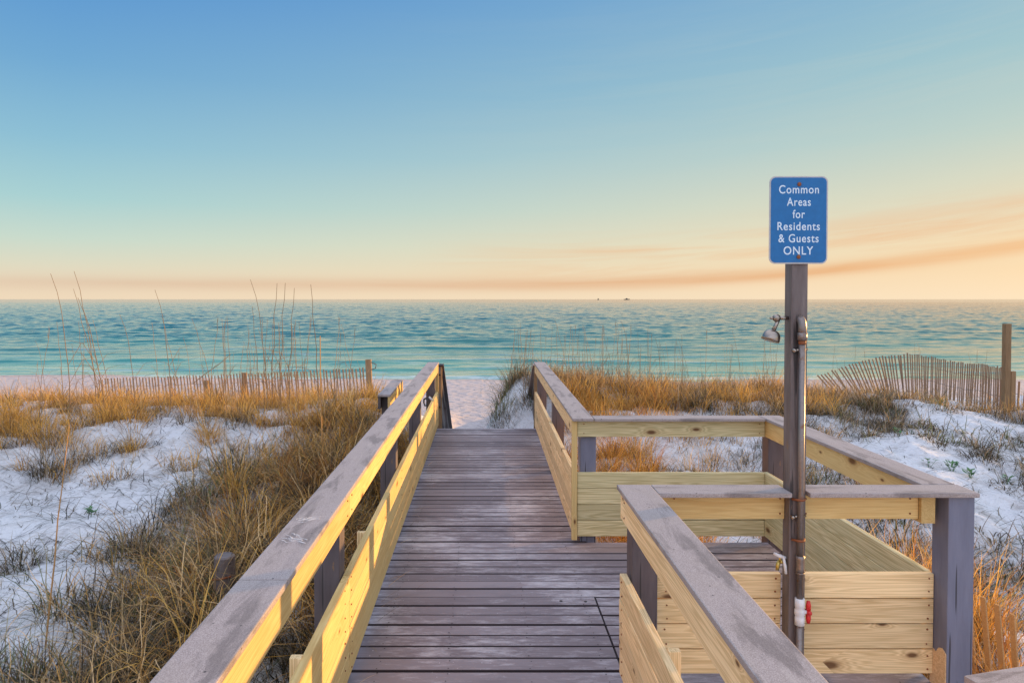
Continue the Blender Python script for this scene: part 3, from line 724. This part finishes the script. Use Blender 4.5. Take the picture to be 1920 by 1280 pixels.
bm = bmesh.new(); add_tube(bm, [(-2.07, 5.44, -.05), (-2.0, 5.415, -.035), (-1.93, 5.44, -.025)], .008, 8); bmobj('rusty_band', bm, RUST, pl, smooth=True)
fp = thing('fence_post', 'tall square timber post standing above the right hand sand fence', 'post', (10.1, 13.7, -.3))
board('shaft', (10.07, 13.72, -.9), (10.07, 13.72, 1.63), .108, .108, OLDWOOD, fp, .006)
board('brace_stub', (10.185, 13.70, -.35), (10.185, 13.70, .72), .09, .05, OLDWOOD, fp, .006)

def slat_fence(name, label, pts, top, length, tilt, pitch, wires=(.25, .62, .95), posts=(), w=.038, sm=None):
    """pts: polyline of (x,y); top: heights of slat tops along it; tilt: lean along the line (radians) per vertex"""
    t = thing(name, label, 'sand fence', (pts[0][0], pts[0][1], gz1(*pts[0])), 'slatted sand fences')
    P = np.array(pts, float); seg = np.hypot(*np.diff(P, axis=0).T); s = np.concatenate([[0], np.cumsum(seg)])
    bm = bmesh.new(); wl = [[] for _ in wires]
    n = int(s[-1]/pitch)
    for k in range(n+1):
        q = k*pitch+random.uniform(-.012, .012); x = np.interp(q, s, P[:, 0]); y = np.interp(q, s, P[:, 1])
        zt = np.interp(q, s, top)+random.uniform(-.025, .02); tl = np.interp(q, s, tilt)+random.gauss(0, .025)
        i_ = min(len(seg)-1, max(0, np.searchsorted(s, q)-1)); d = (P[i_+1]-P[i_])/seg[i_]
        dv = Vector((d[0], d[1], 0)); up = Vector((0, 0, 1))
        ax_ = (up*math.cos(tl)+dv*math.sin(tl)).normalized(); wd = ax_.cross(dv.cross(ax_)).normalized(); wd = (dv-ax_*dv.dot(ax_)).normalized(); nm = ax_.cross(wd)
        g = gz1(x, y); hh = max(length, (zt-g+.12)/max(.3, ax_.z)) if abs(tl) < .5 else length
        T = Vector((x, y, zt)); Bm = T-ax_*hh
        ww = w*random.uniform(.85, 1.1)
        vs = []
        for e, pz in ((Bm, 0), (T, 0)):
            for a, b in ((-1, -1), (1, -1), (1, 1), (-1, 1)):
                vs.append(bm.verts.new(e+wd*a*ww/2+nm*b*.005-Vector(t.location)))
        for f in ((0, 1, 5, 4), (1, 2, 6, 5), (2, 3, 7, 6), (3, 0, 4, 7), (4, 5, 6, 7), (3, 2, 1, 0)): bm.faces.new([vs[j] for j in f])
        for wi, h in enumerate(wires): wl[wi].append(T-ax_*(1.2-h if length > 1 else length-h*length))
    bmesh.ops.recalc_face_normals(bm, faces=bm.faces)
    me = bpy.data.meshes.new('slats'); bm.to_mesh(me); bm.free(); link('slats', me, sm or SLAT, t, t.location)
    for l in wl:
        bm = bmesh.new(); add_tube(bm, [p+Vector((0, 0, random.uniform(-.006, .006))) for p in l], .004, 5); bmobj('wire', bm, WIRE, t)
    for x, y, z, r in posts:
        board('post', (x, y, gz1(x, y)-.5), (x, y, z), r, r, OLDWOOD, t, .01)
    return t
slat_fence('sand_fence', 'long low slatted sand fence behind the golden grass on the left dune', [(-11.2, 20.8), (-8.2, 20.4), (-6.4, 20.0), (-4.6, 19.6), (-3.15, 19.2)], [-.22, -.08, .02, .15, .26], 1.22, [-.10, -.12, -.10, -.10, -.08], .098,
           posts=((-6.75, 20.2, .02, .13), (-7.9, 20.4, -.22, .12)))
ep = thing('fence_post', 'short timber end post with a wire loop ending the left sand fence', 'post', (-3.0, 19, -1))
board('shaft', (-2.98, 19.1, -1.6), (-3.06, 19.1, .49), .15, .13, OLDWOOD, ep, .008)
bm = bmesh.new(); add_tube(bm, [(-2.98, 19.03, .42), (-2.84, 19.03, .36), (-2.86, 19.03, .26), (-2.98, 19.03, .22)], .014, 6); bmobj('wire_loop', bm, WIRE, ep)
slat_fence('sand_fence', 'sagging slatted sand fence curving over the right dune crest with slats leaning left', [(9.2, 19.6), (9.9, 19.2), (10.4, 18.6), (10.7, 17.9), (10.75, 17.1), (10.7, 16.2), (10.6, 15.2), (10.25, 14.0)],
           [.0, .35, .62, .74, .72, .68, .72, .76], 1.22, [-.75, -.45, -.22, -.06, .0, .06, .06, .04], .085)
slat_fence('sand_fence', 'stretch of slatted sand fence to the right of the tall square post', [(10.14, 13.95), (10.5, 13.55), (11.8, 12.8)], [.56, .5, .45], 1.2, [.02, .03, .03], .10)
slat_fence('sand_fence', 'weathered fence slats sticking out of the reeds outside the shower bay at bottom right', [(3.22, 7.4), (3.32, 6.0), (3.38, 4.8), (3.42, 3.5)], [-.06, .0, .10, .08], 1.1, [.02, .10, -.12, -.10], .125, wires=(.3, .7), w=.044, sm=SLAT_N)

# ------------------------------------------------------------------ ships on the horizon
for x, Y_, L_, lab in ((1180, 7300, 18, 'tiny dark boat on the horizon left of the larger ship'), (1472, 7300, 62, 'tiny dark ship silhouette on the horizon, longer than the boat beside it')):
    s_ = thing('ship' if L_ > 30 else 'boat', lab, 'ship' if L_ > 30 else 'boat', (x, Y_, SEA))
    bm = bmesh.new(); h = 7
    lo = [(-L_*.46, -4, -1), (L_*.42, -4, -1), (L_*.42, 4, -1), (-L_*.46, 4, -1)]; hi = [(-L_*.5, -4.5, h), (L_*.5, -4.5, h+2), (L_*.5, 4.5, h+2), (-L_*.5, 4.5, h)]
    vs = [bm.verts.new(p) for p in lo+hi]
    for f in ((0, 1, 5, 4), (1, 2, 6, 5), (2, 3, 7, 6), (3, 0, 4, 7), (4, 5, 6, 7)): bm.faces.new([vs[j] for j in f])
    bmobj('hull', bm, SHIP, s_, (x, Y_, SEA))
    bm = bmesh.new(); add_box(bm, (-L_*.2, -3, h), (L_*.12, 3, h+6)); add_box(bm, (-L_*.05, -2, h+6), (L_*.05, 2, h+11)); bmobj('wheelhouse', bm, SHIP, s_, (x, Y_, SEA))

# ------------------------------------------------------------------ grass
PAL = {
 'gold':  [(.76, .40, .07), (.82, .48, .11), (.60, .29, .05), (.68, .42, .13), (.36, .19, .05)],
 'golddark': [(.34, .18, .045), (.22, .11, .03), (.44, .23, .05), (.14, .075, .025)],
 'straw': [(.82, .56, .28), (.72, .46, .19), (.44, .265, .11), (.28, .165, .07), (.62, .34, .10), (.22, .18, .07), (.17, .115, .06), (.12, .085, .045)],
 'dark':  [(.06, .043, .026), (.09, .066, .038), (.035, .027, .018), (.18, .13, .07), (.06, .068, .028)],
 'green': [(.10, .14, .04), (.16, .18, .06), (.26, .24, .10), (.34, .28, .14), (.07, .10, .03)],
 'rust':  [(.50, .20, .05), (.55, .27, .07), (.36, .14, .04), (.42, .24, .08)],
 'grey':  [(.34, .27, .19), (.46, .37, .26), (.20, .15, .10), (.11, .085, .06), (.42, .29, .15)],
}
def blades(P, H, az, th0, curl, wid, cols, lv=6):
    n = len(P); pts = np.zeros((n, lv, 3)); pts[:, 0] = P
    dh = np.stack([np.cos(az), np.sin(az), np.zeros(n)], -1); tw = az + rng.normal(0, .15, n)
    sgm = H/(lv-1)
    for k in range(1, lv):
        t = (k-.5)/(lv-1); th = np.minimum(th0+curl*t**1.3, 2.6)
        stp = dh*np.sin(th)[:, None]; stp[:, 2] += np.cos(th)
        pts[:, k] = pts[:, k-1]+stp*sgm[:, None]
        az2 = az + rng.normal(0, .12, n); dh = np.stack([np.cos(az2), np.sin(az2), np.zeros(n)], -1)
    sid = np.stack([-np.sin(tw), np.cos(tw), np.zeros(n)], -1)
    ta = np.array([1, 1, .95, .85, .6, .2]) if lv == 6 else np.linspace(1, .15, lv)
    off = sid[:, None, :]*(wid[:, None]*ta[None])[:, :, None]*.5
    V = np.stack([pts-off, pts+off], 2).reshape(n, lv*2, 3)
    bi = np.arange(n)[:, None]*lv*2
    q = np.concatenate([np.stack([bi+2*k, bi+2*k+1, bi+2*k+3, bi+2*k+2], -1) for k in range(lv-1)], 1).reshape(-1, 4)
    c = np.repeat(cols[:, None, :], lv*2, 1).reshape(-1, 3)
    return V.reshape(-1, 3), q, np.concatenate([c, np.ones((len(c), 1))], 1)
def pick(pal, n):
    p = np.array(PAL[pal]); c = p[rng.integers(0, len(p), n)]
    return c*rng.uniform(.75, 1.25, (n, 1))
def tuft(x, y, n, h, r, pal, wid=.0045, droop=1.0, mix=None):
    """bright arching blades standing over a shorter, denser mat of dead brown ones, coloured dark for the shade inside"""
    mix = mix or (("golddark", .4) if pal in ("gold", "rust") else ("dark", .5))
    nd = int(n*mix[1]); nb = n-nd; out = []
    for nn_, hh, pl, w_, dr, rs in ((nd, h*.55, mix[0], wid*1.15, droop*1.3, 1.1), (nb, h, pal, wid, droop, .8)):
        if nn_ < 1: continue
        a = rng.uniform(0, 2*np.pi, nn_); rr = r*rs*np.sqrt(rng.random(nn_))
        px = x+rr*np.cos(a); py = y+rr*np.sin(a)
        P = np.stack([px, py, gz(px, py)-.02], -1)
        H = hh*rng.uniform(.5, 1.2, nn_)
        azm = a+rng.normal(0, .8, nn_); th0 = np.abs(rng.normal(.14, .2, nn_))+.3*rr/max(r, .01)
        curl = dr*rng.uniform(.4, 2.3, nn_)
        out.append(blades(P, H, azm, th0, curl, w_*rng.uniform(.6, 1.2, nn_), pick(pl, nn_)))
    v = [o[0] for o in out]; k = np.cumsum([0]+[len(q) for q in v])
    return np.concatenate(v), np.concatenate([o[1]+k[i] for i, o in enumerate(out)]), np.concatenate([o[2] for o in out])
class Acc:
    def __init__(s): s.v, s.f, s.c, s.n = [], [], [], 0
    def add(s, vfc):
        v, f, c = vfc; s.v.append(v); s.f.append(f+s.n); s.c.append(c); s.n += len(v)
    def build(s, name, loc=(0, 0, 0)):
        v = np.concatenate(s.v)-np.array(loc); me = np_mesh(name, v, np.concatenate(s.f), GRASS, False, np.concatenate(s.c))
        return link(name, me, None, None, loc)

# -- individual clumps one can tell apart
def clump(x, y, h, r, pals, n, label, group=None, droop=1.15, wid=.0068):
    A = Acc()
    for p, fr in pals: A.add(tuft(x, y, int(n*fr), h, r, p, wid, droop))
    o = A.build('grass_clump', (x, y, gz1(x, y))); tag(o, label, 'grass clump', group); return o
CL = [
 (-2.35, 7.0, .75, .34, (('straw', .35), ('gold', .45), ('dark', .2)), 520, 'big shaggy clump with bright orange tips above the round piling'),
 (-1.75, 8.35, .62, .26, (('rust', .75), ('dark', .25)), 360, 'rusty orange clump catching the sun beside the left railing'),
 (-3.0, 8.9, .75, .36, (('straw', .55), ('dark', .45)), 480, 'dark hearted bushy clump left of the rusty orange one'),
 (-2.9, 4.55, .55, .26, (('green', .5), ('straw', .4), ('dark', .1)), 300, 'low clump with green shoots at the bottom left of the sand'),
 (-5.9, 9.6, .75, .20, (('grey', .5), ('dark', .5)), 200, 'lone grey tuft on the white sand at far left'),
 (-4.3, 6.6, .40, .16, (('grey', .6), ('dark', .4)), 130, 'small dark tuft alone in the middle of the left sand'),
 (-5.0, 6.0, .42, .22, (('dark', .7), ('grey', .3)), 150, 'low dark tuft on the sand at the left picture edge'),
 (-1.75, 10.2, .55, .25, (('rust', .6), ('straw', .4)), 260, 'reddish clump beside the short timber rail'),
 (.55, 14.2, .75, .35, (('green', .45), ('grey', .35), ('dark', .2)), 420, 'grey green clump on the sand mound beyond the end of the boardwalk'),
 (.95, 12.9, .5, .22, (('dark', .5), ('green', .3), ('grey', .2)), 240, 'dark low clump against the right stair handrail'),
 (1.55, 7.1, .5, .24, (('gold', .6), ('rust', .4)), 300, 'golden clump seen through the far rail of the shower bay'),
 (3.4, 8.5, .6, .30, (('grey', .7), ('dark', .3)), 320, 'grey twiggy clump outside the far right corner of the shower bay'),
 (4.95, 11.4, .6, .30, (('grey', .5), ('dark', .3), ('gold', .2)), 320, 'brown clump on the right slope just right of the signpost'),
 (6.6, 11.7, .5, .30, (('grey', .5), ('dark', .4), ('gold', .1)), 280, 'dark clump high on the right sand slope below the fence'),
 (7.4, 9.2, .35, .28, (('dark', .6), ('green', .4)), 200, 'low dark green clump in the middle of the right sand slope'),
 (8.0, 7.9, .4, .3, (('dark', .6), ('grey', .4)), 200, 'dark clump on the sand at the right picture edge'),
 (4.6, 6.2, .35, .2, (('gold', .5), ('grey', .5)), 140, 'pale straw tuft on the sand right of the corner post'),
]
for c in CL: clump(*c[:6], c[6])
for k in range(16):
    y = 3.1+.47*k + random.uniform(-.1, .1); x = -1.35-random.random()*.9 - (.3 if 4 < y < 7 else 0)
    clump(x, y, random.uniform(.65, .95), .24, (('straw', .72), ('dark', .28)), 380, 'dense tussock of drooping straw grass hugging the outside of the left railing', 'tussocks along the left railing', 1.35, .007)

# -- the rest of the dune grass, too dense to count
A = Acc()
def scatter(n, xr, yr, blades_n, h, r, pals, wid=.005, droop=1.0, dens=None, thr=None):
    for _ in range(n):
        x = random.uniform(*xr); y = random.uniform(*yr)
        if thr is not None and float(vnoise(np.array([x*.5+dens]), np.array([y*.6+dens]))[0])+.5 < thr: continue
        A.add(tuft(x, y, int(blades_n*random.uniform(.6, 1.3)), h*random.uniform(.65, 1.2), r*random.uniform(.7, 1.3), random.choice(pals), wid, droop))
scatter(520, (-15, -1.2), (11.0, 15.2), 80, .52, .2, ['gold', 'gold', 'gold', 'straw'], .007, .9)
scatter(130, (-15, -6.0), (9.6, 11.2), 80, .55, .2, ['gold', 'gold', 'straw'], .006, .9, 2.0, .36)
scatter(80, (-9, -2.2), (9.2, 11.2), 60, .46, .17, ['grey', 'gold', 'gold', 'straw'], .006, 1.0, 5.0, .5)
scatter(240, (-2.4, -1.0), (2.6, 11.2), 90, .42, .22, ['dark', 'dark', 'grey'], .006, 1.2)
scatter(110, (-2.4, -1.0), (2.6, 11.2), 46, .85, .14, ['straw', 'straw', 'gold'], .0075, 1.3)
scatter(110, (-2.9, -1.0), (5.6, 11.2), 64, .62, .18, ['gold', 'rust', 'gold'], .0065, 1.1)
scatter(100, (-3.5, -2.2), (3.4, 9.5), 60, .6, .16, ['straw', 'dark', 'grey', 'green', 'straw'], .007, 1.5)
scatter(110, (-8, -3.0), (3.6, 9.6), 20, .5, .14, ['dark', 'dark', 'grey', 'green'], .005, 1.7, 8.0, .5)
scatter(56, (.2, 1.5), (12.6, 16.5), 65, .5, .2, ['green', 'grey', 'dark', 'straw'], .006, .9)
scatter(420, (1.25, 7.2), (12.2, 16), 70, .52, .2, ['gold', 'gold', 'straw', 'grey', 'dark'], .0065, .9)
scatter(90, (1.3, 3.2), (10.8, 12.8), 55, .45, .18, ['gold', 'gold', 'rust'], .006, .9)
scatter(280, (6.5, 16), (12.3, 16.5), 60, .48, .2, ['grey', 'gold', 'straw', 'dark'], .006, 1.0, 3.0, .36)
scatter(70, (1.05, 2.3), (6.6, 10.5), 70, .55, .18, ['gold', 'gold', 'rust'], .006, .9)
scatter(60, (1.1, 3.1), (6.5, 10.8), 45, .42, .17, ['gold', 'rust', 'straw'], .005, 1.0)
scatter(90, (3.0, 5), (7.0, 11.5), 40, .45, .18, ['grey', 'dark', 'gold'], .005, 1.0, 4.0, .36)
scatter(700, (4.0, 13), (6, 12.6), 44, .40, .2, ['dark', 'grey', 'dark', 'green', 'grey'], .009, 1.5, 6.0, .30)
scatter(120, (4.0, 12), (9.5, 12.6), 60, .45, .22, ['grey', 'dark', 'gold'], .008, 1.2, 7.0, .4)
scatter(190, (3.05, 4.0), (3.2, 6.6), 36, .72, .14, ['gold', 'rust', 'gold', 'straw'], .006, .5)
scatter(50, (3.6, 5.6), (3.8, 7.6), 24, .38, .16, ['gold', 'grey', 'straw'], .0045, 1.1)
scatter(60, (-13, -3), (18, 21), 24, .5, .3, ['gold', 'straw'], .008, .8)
# fallen leaves, runners and twigs lying on the sand
n = 15000
px = np.where(rng.random(n) < .6, rng.uniform(-9, -1.3, n), rng.uniform(1.2, 11, n)); py = rng.uniform(3, 13, n)
P = np.stack([px, py, gz(px, py)+.006], -1)
A.add(blades(P, rng.uniform(.06, .5, n)**1.2, rng.uniform(0, 6.28, n), np.full(n, 1.25)+rng.normal(0, .12, n), rng.uniform(.1, .5, n), rng.uniform(.004, .009, n), pick('dark', n)))
# stray blades poking through the left railing and lying on the planks
for k in range(26):
    y = random.uniform(2.6, 9.5)
    A.add(blades(np.array([[-.70+random.uniform(-.01, .05), y+random.uniform(-.05, .05), .012]]), np.array([random.uniform(.1, .28)]), np.array([random.uniform(-1.2, 1.2)]), np.array([1.2]), np.array([.45]), np.array([.003]), pick('straw', 1)))
o = A.build('dune_grass'); tag(o, 'dense golden and grey dune grass and fallen stems covering the dunes', 'dune grass', None, 'stuff')

# -- tall dry sea oat stalks
def stalk_mesh(h, lean, seed, thick=.004, head=True):
    r_ = np.random.default_rng(seed); bm = bmesh.new(); pts = []; rad = []
    for k in range(9):
        t_ = k/8; pts.append((lean*t_**1.7*h+.01*r_.normal()*t_, .03*math.sin(seed+3*t_)*h, h*t_*(1-.06*lean*t_))); rad.append(thick*(1.1-.65*t_))
    add_tube(bm, pts, rad, 5)
    for k in range(3):      # a couple of dry leaves on the stem
        b0 = Vector(pts[1+k]); a_ = r_.uniform(0, 6.28); l_ = r_.uniform(.12, .3)
        add_tube(bm, [b0, b0+Vector((math.cos(a_)*l_*.35, math.sin(a_)*l_*.35, l_*.6)), b0+Vector((math.cos(a_)*l_*.9, math.sin(a_)*l_*.9, l_*.75))], [thick*.5, thick*.5, thick*.15], 4)
    if head:
        top = Vector(pts[-1])
        for k in range(7):
            b0 = Vector(pts[-1]).lerp(Vector(pts[-2]), k/7); a_ = r_.uniform(0, 6.28)
            add_tube(bm, [b0, b0+Vector((.012*math.cos(a_), .012*math.sin(a_), .05))], [thick*.5, thick*.15], 4)
    me = bpy.data.meshes.new('stalk'); bm.to_mesh(me); bm.free(); me.materials.append(STALK); return me
STALK = simple('dry_stalk', (.30, .19, .10), .7, 0, .2)
STALK_O = simple('orange_stalk', (.50, .27, .10), .7, 0, .2)
vars_ = [stalk_mesh(1.0, l_, s_, .0034, s_ == 4) for s_, l_ in enumerate((-.12, -.04, .05, -.2, .1, 0.0))]
def stalk(x, y, top, vi, label, group, th=1.0, rz=0, m=None):
    g = gz1(x, y); o = bpy.data.objects.new('sea_oat_stalk', vars_[vi]); C.objects.link(o)
    h = top-g+.05; o.location = (x, y, g-.05); o.scale = (h if th == 1 else max(h, 1), max(th, 1)*1.0, h); o.scale = (h*th, h*th, h); o.rotation_euler = (0, 0, rz)
    tag(o, label, 'sea oat', group)
def top_at(py, y): return 2.1-(py-561)/1340*y
def x_at(px, y): return (px-905)/1340*y
for px, py, vi, lab in ((128, 515, 0, 'tall thin sea oat stalk leaning left, standing alone at far left above the horizon'), (196, 512, 3, 'tallest sea oat stalk of the pair leaning left at far left'), (188, 545, 3, 'shorter sea oat stalk of the pair leaning left at far left'),
                        (318, 545, 0, 'thin sea oat stalk above the middle of the left sand fence'), (500, 526, 0, 'tall sea oat stalk among the stems left of the timber rail, above the horizon')):
    stalk(x_at(px, 12.2), 12.2, top_at(py, 12.2), vi, lab, 'tall sea oat stalks', .95)
for px, py in ((492, 530), (518, 530), (540, 540), (588, 534), (470, 575), (262, 590), (160, 560)):
    stalk(x_at(px+6, 12.4), 12.4+random.uniform(-.4, .4), top_at(py, 12.4), random.choice((0, 1, 2, 5)), 'thin dry sea oat stalk in the golden grass of the left dune', 'sea oat stalks on the left dune', 1.1)
for _ in range(70):
    px = random.choice((random.uniform(10, 720), random.gauss(520, 60))); y = random.uniform(11.3, 14)
    stalk(x_at(px, y), y, top_at(random.uniform(590, 700), y), random.randrange(6), 'thin dry sea oat stalk in the golden grass of the left dune', 'sea oat stalks on the left dune', 1.0, random.uniform(-.6, .6))
for _ in range(170):
    px = random.uniform(935, 1460); y = random.uniform(12.8, 16)
    if x_at(px, y) < .5: continue
    stalk(x_at(px, y), y, top_at(random.uniform(600, 690) + (20 if px > 1250 else 0), y), random.randrange(6), 'thin reddish sea oat stalk on the dune crest right of the boardwalk', 'sea oat stalks on the right dune', 1.0, random.uniform(-.6, .6))
for _ in range(24):
    px = random.uniform(1530, 1900); y = random.uniform(13, 16)
    stalk(x_at(px, y), y, top_at(random.uniform(640, 700), y), random.randrange(6), 'thin pale sea oat stalk on the dune in front of the right sand fence', 'sea oat stalks by the right fence', .9, random.uniform(-.6, .6))
def stem(name, pts, r0, r1, label, m):
    bm = bmesh.new(); n = len(pts); add_tube(bm, [Vector(p)-Vector(pts[0]) for p in pts], [r0+(r1-r0)*k/(n-1) for k in range(n)], 6)
    o = bmobj(name, bm, m, None, pts[0]); tag(o, label, 'sea oat')
y = 5.2; stem('sea_oat_stalk', [(x_at(px, y), y+.02*k, top_at(py, y)) for k, (px, py) in enumerate(((76, 1225), (84, 1130), (90, 1060), (94, 980), (100, 920), (112, 800)))], .007, .003, 'single long orange stalk standing in front of the sand at far left', STALK_O)
y = 9.0; stem('sea_oat_stalk', [(x_at(px, y), y, top_at(py, y)) for px, py in ((604, 880), (602, 800), (600, 700), (600, 630))], .012, .007, 'thick upright brown stalk rising from the rusty orange clump', STALK_O)
y = 9.6; stem('sea_oat_stalk', [(x_at(px, y), y, top_at(py, y)) for px, py in ((412, 900), (395, 850), (378, 790), (366, 740))], .010, .005, 'slanting tan stalk in the middle of the left sand', STALK_O)
y = 12.6; stem('sea_oat_stalk', [(x_at(px, y), y, top_at(py, y)) for px, py in ((360, 720), (385, 700), (410, 683), (432, 664))], .008, .004, 'dark bare stalk slanting steeply right above the left sand fence', STALK)

# -- small green leafy plants on the sand
LEAF = simple('fresh_green_leaf', (.05, .16, .03), .5)
def leafy(x, y, r, n, label, group=None):
    bm = bmesh.new()
    for k in range(n):
        a_ = random.uniform(0, 6.28); d = random.uniform(.1, 1)*r; c = Vector((d*math.cos(a_), d*math.sin(a_), random.uniform(.02, .09)+.3*r))
        dv = Vector((math.cos(a_), math.sin(a_), random.uniform(.1, .8))).normalized()*random.uniform(.025, .05); sv = dv.cross(Vector((0, 0, 1))).normalized()*dv.length*.45
        bm.faces.new([bm.verts.new(p) for p in (c-dv, c+sv, c+dv, c-sv)])
        if k % 3 == 0: add_tube(bm, [(0, 0, -.03), c], .002, 4)
    o = bmobj('beach_plant', bm, LEAF, None, (x, y, gz1(x, y))); tag(o, label, 'plant', group)
for px, py, y, lab in ((1825, 888, 9.4, 'small bright green leafy plant on the right sand slope near the picture edge'), (1790, 885, 9.6, 'tallest green leafy plant on the right sand slope'), (1745, 884, 9.7, 'little green seedling left of the other plants on the right slope'),
                       (1690, 832, 10.8, 'faint green seedling high on the right sand slope'), (168, 925, 7.6, 'tiny green seedling alone on the left sand'), (1893, 885, 9.3, 'green sprig at the right picture edge')):
    leafy(x_at(px, y), y, .10 if y > 9 else .06, 26 if 'tallest' in lab or 'bright' in lab else 12, lab)
